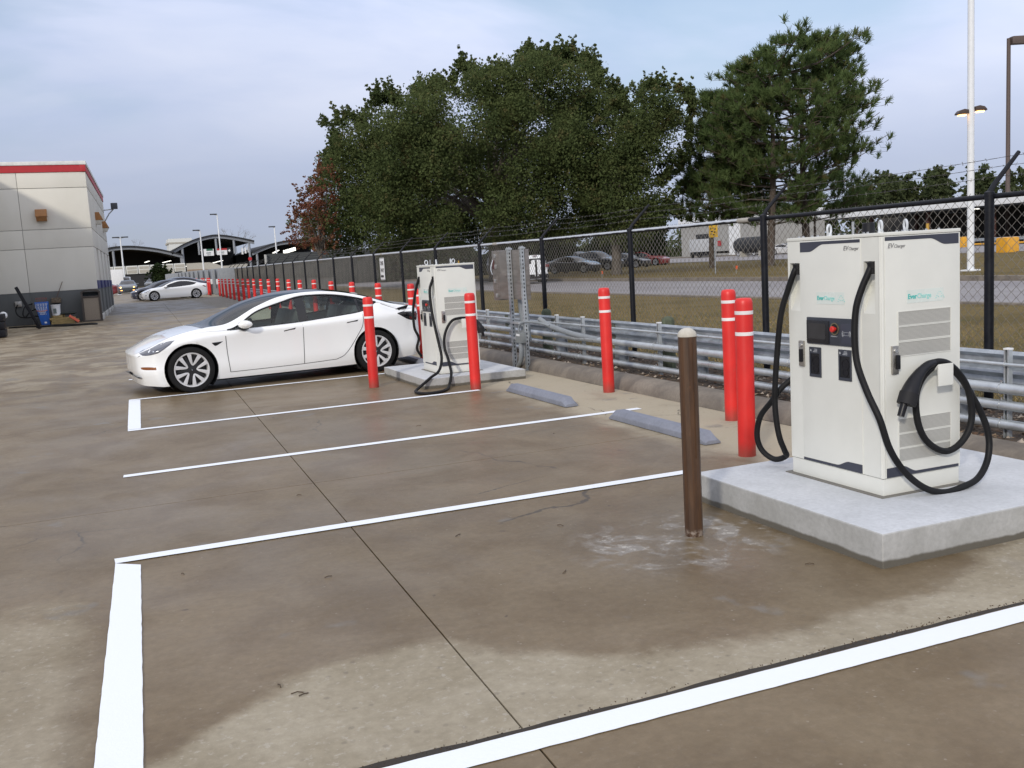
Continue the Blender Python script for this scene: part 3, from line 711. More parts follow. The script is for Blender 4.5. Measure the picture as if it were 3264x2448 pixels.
proto = make_bollard()
bol = [ (4.395, 6.165, 'red bollard standing at the near pad corner, in front of another red bollard', 1),
        (5.215, 7.53, 'red bollard half hidden behind the bollard at the near pad', 1),
        (5.235, 10.01, 'red bollard standing alone by the kerb behind the wheel stops', 1),
        (4.125, 11.50, 'red bollard in front of the far charger pad corner', 1),
        (3.125, 12.76, 'red bollard in front of the white car by its rear wheel', 1),
        (4.60, 15.22, 'red bollard mostly hidden between the far charger and the car tail', 1)]
row = [17.76, 20.18, 22.64, 24.99, 27.26, 29.43, 31.47, 33.66, 35.78, 37.71, 39.66, 41.48, 43.13, 44.98, 46.74, 48.35, 49.97, 51.61, 53.14]
rowz = [1.25, 1.26, 1.28, 1.30, 1.34, 1.34, 1.36, 1.39, 1.38, 1.39, 1.40, 1.40, 1.41, 1.41, 1.42, 1.42, 1.42, 1.43, 1.43]
order = ['first', 'second', 'third', 'fourth', 'fifth', 'sixth', 'seventh', 'eighth', 'ninth', 'tenth', 'eleventh', 'twelfth', 'thirteenth', 'fourteenth', 'fifteenth', 'sixteenth', 'seventeenth', 'eighteenth', 'nineteenth']
for i, (y52, zt) in enumerate(zip(row, rowz)):
    if i == 12: Yk = 48.2; k = Yk/y52; X = 5.2*k
    else:
        k = 1.0
        for _ in range(30): k = (5.2+.027*max(0, k*y52-18))/5.2
        X, Yk = 5.2*k, y52*k
    bol.append((X, Yk, 'red bollard of the row along the fence, %s one beyond the white car' % order[i], (1.615+(zt-1.615)*k-zg(X, Yk))/1.215))
for (px, Yk, nm) in ((6.62, 70.5, 'nearest the grey cabinets'), (6.60, 74.5, 'second by the grey cabinets')):
    bol.append((px-.35, Yk, 'distant red bollard behind the far white car, '+nm, 1))
for i, (x, y, lab, s) in enumerate(bol):
    o = proto if i == 0 else copy_tree(proto)
    o.location = (x, y, zg(x, y)); o.rotation_euler = (R(random.uniform(-.5, .5)), R(random.uniform(-.5, .5)), random.random()*6)
    o.scale = (1, 1, s); tag(o, lab, 'bollard', 'red bollards')

# brown post, pipe bare of its sleeve
root = empty('brown_post', (2.905, 4.60, 0), label='weathered brown steel post with a crusty domed white cap', cat='bollard')
nr = NT('brown_paint'); v = nr.obj(); f = nr.noise(5, 6, .65, v, stretch=(6, 6, .6)); g = nr.noise(30, 5, .65, v)
cc = nr.mix(nr.rng(f, .3, .7), (.043, .021, .010), (.090, .043, .018)); cc = nr.mix(nr.rng(nr.noise(8, 5, .7, v, stretch=(1, 1, .5)), .58, .72, 0, .8), cc, (.16, .075, .028))
cc = nr.mix(nr.rng(nr.xyz(v)[2], .05, .02, 0, .8), cc, nr.mix(nr.rng(g, .4, .6), cc, (.30, .25, .21)))
nr.set(col=cc, rough=.5); nr.bump(g, .2, .004)
MB().lathe([(.051, -.02), (.051, 1.135), (.049, 1.14)], 12).build('post', nr.m, root, sharp=20)
MB().box(-.002, .002, -.056, -.048, .45, 1.10).build('seam', nr.m, root, bevel=.001)
MB().lathe([(.0525, 1.130), (.053, 1.140), (.047, 1.156), (.032, 1.170), (.015, 1.177), (.001, 1.178)], 20).build('cap', plain_concrete('cap_mortar', (.46, .43, .37), (.60, .57, .50)), root)

# ------------------------------------------------------------------ wheel stops
def wheel_stop(x, y0, y1, label):
    p = [(-.075, .005), (-.075, .055), (-.045, .10), (.045, .10), (.075, .055), (.075, .005)]
    L_ = y1-y0; mb = MB(); n = len(p)
    for (yy, s_, hz) in ((0, 1, .35), (.10, 1, 1), (L_-.10, 1, 1), (L_, 1, .35)):
        mb.v += [(q[0], yy, max(.004, q[1]*hz)) for q in p]
    for i in range(3): mb.f += [(i*n+j, i*n+(j+1) % n, (i+1)*n+(j+1) % n, (i+1)*n+j) for j in range(n)]
    mb.f += [tuple(range(n)), tuple(range(3*n, 4*n))]; mb.mi = [0]*len(mb.f)
    o = mb.build('wheel_stop', M_STOP, None, bevel=.006)
    o.location = (x, y0, 0); return tag(o, label, 'wheel stop', 'grey wheel stops')
wheel_stop(4.41, 9.30, 11.0, 'long blue grey wheel stop nearest the far charger pad')
wheel_stop(4.43, 6.68, 8.36, 'long blue grey wheel stop nearest the brown post')
wheel_stop(4.46, 14.6, 16.3, 'blue grey wheel stop behind the rear wheel of the white car')
# twigs lying about
mb = MB(); rl = random.Random(21)
for (x, y) in [(1.75, 5.35), (2.35, 5.2), (2.0, 4.4), (3.1, 3.85), (.45, 3.75), (.9, 5.0), (.2, 5.5), (1.1, 7.0), (3.6, 8.0), (2.7, 9.3), (.5, 3.65), (.52, 3.62)]:
    a = rl.random()*PI; l = rl.uniform(.015, .03)
    mb.tube([(x-math.cos(a)*l, y-math.sin(a)*l, .004), (x, y, .008), (x+math.cos(a+.3)*l, y+math.sin(a+.3)*l, .004)], .0025, 5)
tag(mb.build('twigs', M_WEED, None), kind='stuff')
# ------------------------------------------------------------------ chain link fence
FX = 6.85; BAY = 3.05; FT = 1.925
def fence_x(y): return FX+drift(y)
fence = empty('chain_link_fence', (FX, 0, 0), label='black chain link fence with barbed wire running along the kerb', cat='fence')
NB = 25; Y0 = 6.09-BAY*2
knots = []
y = Y0
for i in range(NB+1):
    knots.append((fence_x(y), y)); y += BAY
def fz(x, y): return max(0, zg(6.9, y)*.55)
# one bay of woven wire, shared by all bays
def link_mesh():
    d, h, nw = .0242, .045, 63; nl = 41; r = .0029
    V = []; F = []
    tri = [(math.cos(a), math.sin(a)) for a in (0, 2.094, 4.189)]
    for k in range(nw):
        yc = (k+.5)*2*d
        for j in range(nl+2):
            sg = 1 if (j+k) % 2 else -1
            z = .06+j*h; yy = yc+sg*d; xx = sg*.0025
            if j == nl+1: z -= h*.45; yy = yc-sg*d*-.1
            b = len(V)
            for c_, s_ in tri: V.append((xx+r*c_, yy+r*s_, z+.0006*s_))
            if j:
                for q in range(3): F.append((b-3+q, b-3+(q+1) % 3, b+(q+1) % 3, b+q))
    return V, F
V, F = link_mesh()
mesh0 = raw('wire_mesh', V, F, M_WIRE, fence); me_link = mesh0.data
def bay_parts(i, first=[True]):
    (xa, ya), (xb, yb_) = knots[i], knots[i+1]
    ang = math.atan2(xb-xa, yb_-ya); L_ = math.hypot(xb-xa, yb_-ya); z0 = fz(0, ya)
    def place(o): o.parent = fence; o.location = (xa-FX, ya, z0); o.rotation_euler = (math.atan2(fz(0, yb_)-z0, L_), 0, -ang)
    if first[0]:
        place(mesh0); first[0] = False
        global rail0, post0, arm0, wire0, grail0
        rail0 = MB().cyl((0, 0, FT-.035), (0, BAY, FT-.035), .023, n=10).build('top_rail', M_BLACKV, fence)
        p = MB().cyl((-.03, 0, -.1), (-.03, 0, FT-.01), .038, n=12); p.lathe([(.042, FT-.03), (.042, FT), (.02, FT+.012)], 12, (-.03, 0, 0))
        post0 = p.build('post', M_BLACKV, fence)
        a = MB(); a.tube([(-.03, 0, FT-.01), (.02, 0, FT+.06), (.30, 0, FT+.325)], [.026, .022, .017], 8); arm0 = a.build('barb_arm', M_BLACKV, fence)
        ws = []
        for k, (x, z) in enumerate(((.11, FT+.13), (.20, FT+.22), (.285, FT+.30))):
            w = MB()
            for ph in (0, PI):
                w.tube([(x+.0022*math.cos(t*9+ph), t*BAY/24, z+.0022*math.sin(t*9+ph)-.02*math.sin(PI*t/24)) for t in range(25)], .0016, 3, caps=False)
            rb = random.Random(k)
            for q in range(24):
                yy = (q+.5)*BAY/24; zz = z-.02*math.sin(PI*(q+.5)/24)
                for s_ in range(2):
                    a_ = rb.random()*PI; dx, dz = math.cos(a_)*.017, math.sin(a_)*.017
                    w.tube([(x-dx, yy-.006+.012*s_, zz-dz), (x, yy, zz), (x+dx, yy+.006-.012*s_, zz+dz)], .0016, 3, caps=False)
            ws.append(w.build('barbed_wire', pm('barbed_wire_steel', (.13, .125, .12), .5, .4) if k == 0 else bpy.data.materials['barbed_wire_steel'], fence, smooth=False, fix=False))
        wire0 = ws
        for o in [rail0, post0, arm0]+ws: place(o)
        rail0.rotation_euler = mesh0.rotation_euler
        post0.rotation_euler = (0, 0, -ang); arm0.rotation_euler = (0, 0, -ang)
        return
    for src in [mesh0, rail0, post0, arm0]+wire0:
        o = src.copy(); COL.objects.link(o); place(o)
        if src in (post0, arm0): o.rotation_euler = (0, 0, -ang)
for i in range(NB): bay_parts(i)
# sections of rail whose black skin has worn off to bare metal
n = NT('worn_rail'); v = n.pos(); f = n.noise(9, 5, .6, stretch=(1, .5, 1)); zz = n.xyz()[2]
n.set(col=n.mix(n.rng(n.M('ADD', n.M('MULTIPLY', n.M('SUBTRACT', f, .5), .05), zz), FT-.040, FT-.034), (.012, .013, .018), (.50, .53, .58)), rough=.45, metal=.15)
M_WORN = n.m
for i in range(3, NB-1):
    (xa, ya), (xb, yb_) = knots[i], knots[i+1]
    if i == 3: ya2, yb2 = ya+.36, yb_
    else: ya2, yb2 = ya, yb_
    t0, t1 = (ya2-ya)/BAY, (yb2-ya)/BAY
    P = lambda t: (xa+(xb-xa)*t-FX, ya+(yb_-ya)*t, FT-.035+fz(0, ya)+(fz(0, yb_)-fz(0, ya))*t)
    MB().cyl(P(t0), P(t1), .0245, n=12).build('worn_rail', M_WORN, fence)
    if i in (3, 5, 8): 
        c_ = .0 if i == 3 else .72
        MB().cyl(P(t0+c_-.02), P(t0+c_+.05), .0285, n=12).build('rail_sleeve', pm('sleeve_beige', (.36, .34, .30), .6) if i == 3 else bpy.data.materials['sleeve_beige'], fence)

# ONE WAY sign on the fence
sg = empty('one_way_sign', (fence_x(26.3)-.055, 26.42, 0), label='narrow white upright ONE WAY sign wired to the black fence', cat='sign')
z0, z1 = 1.22, 1.83
MB().box(-.004, 0, -.23, .23, z0, z1).build('plate', M_WHITE, sg, bevel=.001)
b = MB()
for a in ((-.225, .225, z0+.012, z0+.022), (-.225, .225, z1-.022, z1-.012)): b.box(-.0055, -.0035, a[0], a[1], a[2], a[3])
b.box(-.0055, -.0035, -.11, .11, z0+.075, z0+.135); b.prism([(.10, z0+.055), (.21, z0+.105), (.10, z0+.155)], -.0055, -.0035, 'yz'); b.build('arrow', M_BLACKP, sg)
for s_, zz, w in (('ONE', 1.63, .8), ('WAY', 1.435, .75)):
    o = text(s_, .155, 'lettering', M_BLACKP, sg, frame((-.0055, .165, zz), (0, -1, 0), (0, 0, 1)), bold=.004, sx=.98)

# ------------------------------------------------------------------ guard rail with conduits
gr = empty('guard_rail', (6.1, 0, 0), label='galvanised W beam guard rail on steel posts behind the kerb', cat='guard rail')
def grx(y): return drift(y)
prof = [(-.0, .715), (.018, .712), (.03, .69), (-.035, .655), (-.04, .62), (-.02, .595), (.045, .575), (.05, .55), (-.02, .525), (-.04, .50), (-.035, .465), (.03, .435), (.018, .415), (0, .412)]
prof = [(-p[0], .70-(.71-p[1])*.98) for p in prof]
ya = -3.0; yend = 60
seg = 3.81
i = 0
while ya < yend:
    yb_ = ya+seg; mb = MB(); n = len(prof)
    for y in (ya-.12, yb_+.12):
        for dxx in (0, .004): mb.v += [(p[0]+.02+grx(y)+dxx+(.004 if i % 2 else 0), y, p[1]+fz(0, y)+.008) for p in prof]
    for j in range(n-1):
        mb.f += [(j, j+1, 2*n+j+1, 2*n+j), (n+j, 3*n+j, 3*n+j+1, n+j+1)]
    mb.mi = [0]*len(mb.f)
    bm_ = mb.build('beam', M_GALV, gr)
    bl = MB()
    for q in ((ya, .50), (ya, .62), (ya+.08, .50), (ya+.08, .62)): bl.lathe([(.014, -.026), (.014, -.036), (.006, -.041)], 8, (grx(ya)+.0, q[0], q[1]+.03), 'x')
    bl.build('bolts', M_BOLT, bm_)
    ya = yb_; i += 1
y = 1.2
pi_ = MB().box(0.10, .105, -.05, .05, -.2, .62).box(.245, .25, -.05, .05, -.2, .62).box(.105, .245, -.003, .003, -.2, .62).build('beam_post', M_GALV, gr)
bo = MB().box(.045, .10, -.06, .06, .40, .66).build('blockout', pm('weathered_block', (.10, .105, .085), .85), gr, bevel=.004)
first = True
for y in [2.05+1.905*k for k in range(30)]:
    for o in (pi_, bo):
        c_ = o if first else o.copy()
        if not first: COL.objects.link(c_); c_.parent = gr
        c_.location = (grx(y), y, fz(0, y)+.04)
    first = False
# conduit rack: strut posts and long pipes in front of the beam
rk = empty('conduit_rack', (5.97, 0, 0), label='row of four grey conduit pipes on strut posts before the guard rail', cat='pipe rack')
s0 = MB(); 
s0.box(-.021, .021, -.021, -.018, .0, .745).box(-.021, .021, .018, .021, .0, .745).box(.018, .021, -.018, .018, .0, .745).box(-.021, -.018, -.018, -.009, 0, .745).box(-.021, -.018, .009, .018, 0, .745)
s0 = s0.build('strut_post', M_GALV2, rk, smooth=False)
c0 = MB().box(-.024, .024, -.024, .024, .745, .757).build('strut_cap', M_WHITE, s0)
spots = [5.16, 7.55, 10.06, 12.10, 12.95, 15.8, 18.2, 21]
for k, y in enumerate(spots):
    o = s0 if k == 0 else copy_tree(s0, rk)
    o.location = (.0, y, .0)
for (r_, z, x) in ((.0135, .640, -.035), (.040, .468, -.065), (.037, .345, -.062), (.036, .205, -.060)):
    y = -3.; L_ = 3.05
    ye = 16.3
    while y < ye:
        y2 = min(y+L_, ye); sag = .004*math.sin(y)
        pp = MB().cyl((x, y, z+sag), (x, y2, z+.004*math.sin(y2)), r_, n=14)
        pp.cyl((x, y2-.06, z+.004*math.sin(y2)), (x, y2+.06, z+.004*math.sin(y2)), r_+.004, n=14)
        pp.build('conduit', M_GALV2, rk); y = y2
    for k in spots:
        cl_ = MB(); cl_.tube([(x+(r_+.003)*math.cos(t)-.0, k, z+(r_+.003)*math.sin(t)) for t in np.linspace(PI*.45, PI*1.55, 9)], .004, 5)
        cl_.box(x-.004, x+.004, k-.006, k+.006, z+r_, z+r_+.018); cl_.build('pipe_clamp', M_BOLT, rk)
# bent conduit dropping from the cabinet to the top pipe
MB().tube(catmull([(-.30, 12.9, .72), (-.22, 12.72, .62), (-.12, 12.3, .53), (-.068, 11.9, .49), (-.065, 11.5, .472)], 8), .038, 12).build('conduit_bend', pm('grey_pvc', (.22, .24, .26), .55), rk)
# weathered timber posts between rail and fence
tp = pm('weathered_timber', (.085, .10, .065), .9, var=.35, scale=5, bump=.5, bscale=18, stretch=(4, 4, .7))
for (y, r_, h, lab) in ((10.70, .085, .70, 'lichen green weathered round post behind the guard rail nearest the brown post'), (14.45, .082, .70, 'lichen green weathered round post behind the guard rail beside the steel cabinet')):
    o = MB().lathe([(r_, -.05), (r_*1.02, h*.5), (r_*.97, h-.05), (r_*.8, h-.015), (r_*.4, h+.005), (.001, h+.008)], 14).build('timber_post', tp, None, sharp=60)
    o.location = (6.48, y, zg(6.5, y)+.06); tag(o, lab, 'timber post', 'timber posts behind the guard rail')

# ------------------------------------------------------------------ steel disconnect cabinet on perforated struts
ec = empty('electrical_cabinet', (5.43, 13.1, 0), label='stainless electrical cabinet on two perforated strut legs at the fence', cat='electrical cabinet')
def perf_strut(y, z1):
    mb = MB(); w = .0305
    mb.box(-.018, .018, y-w, y-w+.003, 0, z1); mb.box(-.018, .018, y+w-.003, y+w, 0, z1)
    # slotted web: side strips plus bridges
    for xx in (-.020,):
        mb.box(xx-.003, xx, y-w, y-.009, 0, z1); mb.box(xx-.003, xx, y+.009, y+w, 0, z1)
        k = 0; z = 0.02
        while z < z1-.03: mb.box(xx-.003, xx, y-.009, y+.009, z+.03, z+.055); z += .055
    # near flank the photograph sees, with its own slots
    for yy in (y-w-.001,):
        mb.box(-.026, -.009, yy-.004, yy, 0, z1); mb.box(.009, .026, yy-.004, yy, 0, z1); z = .02
        while z < z1-.03: mb.box(-.009, .009, yy-.004, yy, z+.027, z+.055); z += .055
        mb.box(-.0085, .0085, yy+.0005, yy+.003, .0, z1, 1)
    o = mb.build('strut_leg', [M_GALV2, M_BLACKP], ec, smooth=False)
    MB().box(-.075, .075, y-.06, y+.06, 0, .008).build('base_plate', M_GALV2, o)
    MB().box(-.03, .045, y-.045, y+.045, z1-.035, z1-.012).build('top_bracket', M_GALV2, o, bevel=.004)
perf_strut(.25, 1.77); perf_strut(-.24, 1.77)
M_STEEL2 = pm('stainless_sheet', (.27, .245, .225), .36, .65, var=.16, scale=5, stretch=(1, 1, 6))
cb = MB().box(.036, .10, -.27, .74, 1.01, 1.73).build('enclosure', M_STEEL2, ec, bevel=.006)
# a second, taller enclosure behind towards the far side with the switch handle
cb2 = MB().box(.03, .22, .80, 1.02, .985, 1.74).build('switch_enclosure', M_STEEL2, ec, bevel=.006)
MB().box(.034, .12, .745, .795, 1.0, 1.735).build('enclosure_door', M_STEEL2, ec, bevel=.004)
MB().tube(catmull([(.02, .95, 1.60), (-.02, .93, 1.52), (-.04, .90, 1.45), (-.03, .88, 1.38)], 5), .009, 8).build('switch_handle', M_BOLT, ec)
MB().box(.020, .03, .93, .99, 1.46, 1.60).build('switch_plate', pm('switch_red', (.10, .035, .035), .5), ec, bevel=.003)
for yy, zz in ((.86, 1.66), (.85, 1.50), (.90, 1.28), (.86, 1.06)): MB().box(.005, .03, yy-.02, yy+.02, zz-.03, zz+.03).build('latch', M_BOLT, ec, bevel=.004)
for zz in (.672, .44):
    MB().box(-.022, .02, -.24, .25, zz-.018, zz+.018).build('cross_bar', M_GALV2, ec, bevel=.003)
jb = MB().box(-.11, -.03, -.30, -.10, .40, .55).build('junction_box', pm('grey_box', (.20, .215, .22), .5), ec, bevel=.006)
MB().box(-.112, -.109, -.26, -.14, .50, .53).build('label_plate', M_WHITE, jb)
MB().tube(catmull([(-.07, -.2, .40), (-.07, -.2, .25), (-.06, -.12, .12), (-.03, .05, .04), (.0, .16, -.02)], 8), .034, 12).build('conduit_elbow', bpy.data.materials['grey_pvc'], ec)
MB().tube(catmull([(-.06, -.13, .55), (-.06, -.15, .64), (-.04, -.30, .70), (.02, -.6, .70), (.10, -.85, .66)], 8), .016, 10).build('flexible_conduit', bpy.data.materials['grey_pvc'], ec)
MB().cyl((.14, .05, 1.01), (.14, -.02, .40), .036, n=12).build('conduit_riser', bpy.data.materials['grey_pvc'], ec)
MB().cyl((.16, .30, 1.0), (.2, .25, .0), .036, n=12).build('conduit_riser', bpy.data.materials['grey_pvc'], ec)
# ------------------------------------------------------------------ cars
# feature lines of the left half of a sedan: station u -> (x, y, z); x runs from nose to tail
FEAT = {
 'C': [(-.4, .15, 0, .57), (-.2, .18, 0, .60), (0, .23, 0, .635), (.2, .30, 0, .672), (.4, .45, 0, .735), (.6, .62, 0, .795), (.87, .87, 0, .858), (1.15, 1.15, 0, .905), (1.42, 1.42, 0, 1.025), (1.9, 1.9, 0, 1.215), (2.25, 2.25, 0, 1.292), (2.55, 2.55, 0, 1.322), (2.8, 2.8, 0, 1.327), (3.15, 3.15, 0, 1.302), (3.45, 3.45, 0, 1.25), (3.73, 3.73, 0, 1.175), (4.0, 4.0, 0, 1.085), (4.2, 4.2, 0, 1.025), (4.4, 4.42, 0, .985), (4.6, 4.47, 0, .962), (4.8, 4.49, 0, .955)],
 'F': [(-.4, .15, 0, .565), (-.2, .16, .30, .572), (0, .20, .52, .592), (.2, .32, .62, .645), (.4, .47, .66, .715), (.6, .62, .665, .78), (.87, .87, .67, .845), (1.15, 1.15, .67, .888), (1.42, 1.42, .665, .912), (1.9, 1.9, .61, 1.128), (2.25, 2.25, .565, 1.245), (2.55, 2.55, .548, 1.285), (2.8, 2.8, .543, 1.290), (3.15, 3.15, .548, 1.262), (3.45, 3.45, .558, 1.202), (3.73, 3.73, .578, 1.122), (4.0, 4.0, .595, 1.032), (4.2, 4.2, .605, .985), (4.4, 4.39, .6, .955), (4.6, 4.45, .45, .94), (4.8, 4.49, 0, .945)],
 'T': [(-.4, .15, 0, .56), (-.2, .16, .33, .565), (0, .2, .55, .585), (.2, .32, .66, .635), (.4, .47, .70, .70), (.6, .62, .715, .765), (.87, .87, .735, .828), (1.15, 1.15, .765, .858), (1.42, 1.42, .79, .834), (1.9, 1.9, .675, 1.062), (2.25, 2.25, .618, 1.158), (2.55, 2.55, .592, 1.228), (2.8, 2.8, .585, 1.235), (3.15, 3.15, .592, 1.208), (3.45, 3.45, .617, 1.146), (3.6, 3.6, .645, 1.105), (3.73, 3.73, .695, 1.066), (4.0, 4.0, .68, .995), (4.2, 4.2, .67, .957), (4.4, 4.38, .65, .935), (4.6, 4.45, .5, .925), (4.8, 4.49, 0, .935)],
 'B': [(-.4, .15, 0, .555), (-.2, .16, .35, .56), (0, .2, .58, .578), (.2, .33, .70, .62), (.4, .47, .745, .685), (.6, .62, .77, .745), (.87, .87, .79, .80), (1.15, 1.15, .80, .828), (1.42, 1.42, .80, .828), (1.9, 1.9, .812, .842), (2.25, 2.25, .816, .853), (2.55, 2.55, .816, .866), (2.8, 2.8, .813, .885), (3.15, 3.15, .806, .912), (3.45, 3.45, .79, .945), (3.6, 3.6, .765, .982), (3.73, 3.73, .70, 1.062), (4.0, 4.0, .715, .975), (4.2, 4.2, .725, .935), (4.4, 4.36, .71, .915), (4.6, 4.44, .58, .90), (4.8, 4.49, 0, .92)],
 'S': [(-.4, .155, 0, .53), (-.2, .165, .38, .53), (0, .205, .62, .535), (.2, .35, .77, .56), (.4, .48, .84, .61), (.6, .62, .872, .66), (.87, .87, .888, .71), (1.15, 1.15, .89, .745), (1.42, 1.42, .89, .762), (1.9, 1.9, .892, .772), (2.5, 2.5, .895, .783), (3.15, 3.15, .892, .80), (3.6, 3.6, .886, .82), (4.0, 4.0, .845, .838), (4.2, 4.2, .81, .84), (4.4, 4.35, .765, .83), (4.6, 4.44, .62, .81), (4.8, 4.5, 0, .80)],
 'M': [(-.4, .16, 0, .33), (-.2, .17, .38, .33), (0, .215, .64, .335), (.2, .36, .79, .335), (.4, .5, .85, .34), (.6, .62, .875, .343), (.87, .87, .884, .346), (1.42, 1.42, .884, .35), (2.5, 2.5, .888, .362), (3.2, 3.2, .888, .375), (3.6, 3.6, .884, .39), (4.0, 4.0, .85, .38), (4.2, 4.2, .82, .37), (4.4, 4.36, .775, .36), (4.6, 4.45, .63, .35), (4.8, 4.51, 0, .35)],
 'L': [(-.4, .21, 0, .155), (-.2, .22, .36, .152), (0, .27, .60, .14), (.2, .4, .74, .125), (.4, .5, .80, .115), (.6, .62, .825, .12), (.87, .87, .835, .14), (1.42, 1.42, .84, .148), (2.5, 2.5, .845, .148), (3.2, 3.2, .84, .15), (3.6, 3.6, .83, .16), (4.0, 4.0, .80, .175), (4.2, 4.2, .77, .185), (4.4, 4.3, .74, .195), (4.6, 4.38, .6, .20), (4.8, 4.43, 0, .205)],
 'U': [(-.4, .24, 0, .15), (0, .3, 0, .135), (.4, .5, 0, .11), (4.2, 4.2, 0, .17), (4.8, 4.4, 0, .2)],
}
def hermite(pts, us):
    P = np.array(pts, float); u = P[:, 0]; out_ = []
    for c in (1, 2, 3):
        y = P[:, c]; h = np.diff(u); d = np.diff(y)/h; n = len(u); mm = np.zeros(n)
        mm[0], mm[-1] = d[0], d[-1]
        for i in range(1, n-1):
            mm[i] = (h[i]*d[i-1]+h[i-1]*d[i])/(h[i]+h[i-1])
            if d[i-1]*d[i] <= 0: mm[i] = 0
        k = np.clip(np.searchsorted(u, us, side='right')-1, 0, n-2); t = (us-u[k])/h[k]
        out_.append((2*t**3-3*t**2+1)*y[k]+(t**3-2*t**2+t)*h[k]*mm[k]+(-2*t**3+3*t**2)*y[k+1]+(t**3-t**2)*h[k]*mm[k+1])
    return np.stack(out_, 1)
WHX = (.868, 3.625); WR = .322; ARCH = .368
def suv_feat():
    F = {}
    for k, pts in FEAT.items():
        q = []
        for u, x, y, z in pts:
            z2 = z*1.12+.05 if k != 'L' else z+.05
            if k in 'CFT' and u > 1.3:
                w = min(1, (u-1.3)/.8); z2 += .10*w
                if u > 2.8:
                    flat = {'C': 1.62, 'F': 1.57, 'T': 1.47}[k]; z2 = max(z2, flat-.05*(u-2.8)) if u < 4.15 else z2+(.36 if u < 4.3 else .15)*(1 if k != 'T' else .85)
            if k == 'B' and 3.3 < u < 4.1: z2 = 1.10
            q.append((u, x, y, z2))
        F[k] = q
    return F
GLASS_CACHE = {}
def glass_mat(name, tint, alpha):
    n = NT(name); t = n.t
    tr = t.nodes.new('ShaderNodeBsdfTransparent'); tr.inputs[0].default_value = tint+(1,)
    gl = t.nodes.new('ShaderNodeBsdfGlossy'); gl.inputs['Roughness'].default_value = .02
    fr = t.nodes.new('ShaderNodeFresnel'); fr.inputs[0].default_value = 1.5
    mx = t.nodes.new('ShaderNodeMixShader'); t.links.new(n.M('ADD', n.M('MULTIPLY', fr.outputs[0], .85), alpha), mx.inputs[0]); t.links.new(tr.outputs[0], mx.inputs[1]); t.links.new(gl.outputs[0], mx.inputs[2])
    t.links.new(mx.outputs[0], n.out.inputs[0]); return n.m
M_GLASS = glass_mat('tinted_glass', (.70, .78, .75), .01); M_GLASSD = glass_mat('dark_roof_glass', (.10, .12, .14), .03)
def car_paint(name, c, flake=.03):
    n = NT(name); n.set(col=c, rough=.32, coat=1.0, spec=.5); n.set(coat_r=.03); return n.m
P_WHITE = car_paint('pearl_white_paint', (.86, .87, .87))
M_TYRE = pm('tyre_rubber', (.010, .010, .0105), .8, var=.25, spec=.25); M_RIM = pm('alloy_silver', (.66, .66, .67), .38, .25, var=.05); M_RIMD = pm('hub_black', (.015, .015, .017), .4)
M_LINER = pm('wheel_arch_liner', (.008, .008, .009), .9); M_TRIM = pm('gloss_black_trim', (.010, .010, .012), .2); M_GAP = pm('panel_gap', (.02, .02, .022), .8)
M_LAMP = pm('headlamp_lens', (.12, .125, .15), .15, .2, var=.25, scale=4, coat=1); M_CHROME = pm('lamp_reflector', (.7, .72, .75), .15, .9)
M_AMBER = pm('amber_marker', (.22, .065, .012), .3); M_TAILR = pm('tail_lamp_red', (.14, .012, .014), .18, coat=1)
M_SEAT = pm('seat_upholstery', (.33, .34, .33), .7); M_CABIN = pm('cabin_dark', (.05, .05, .052), .8)

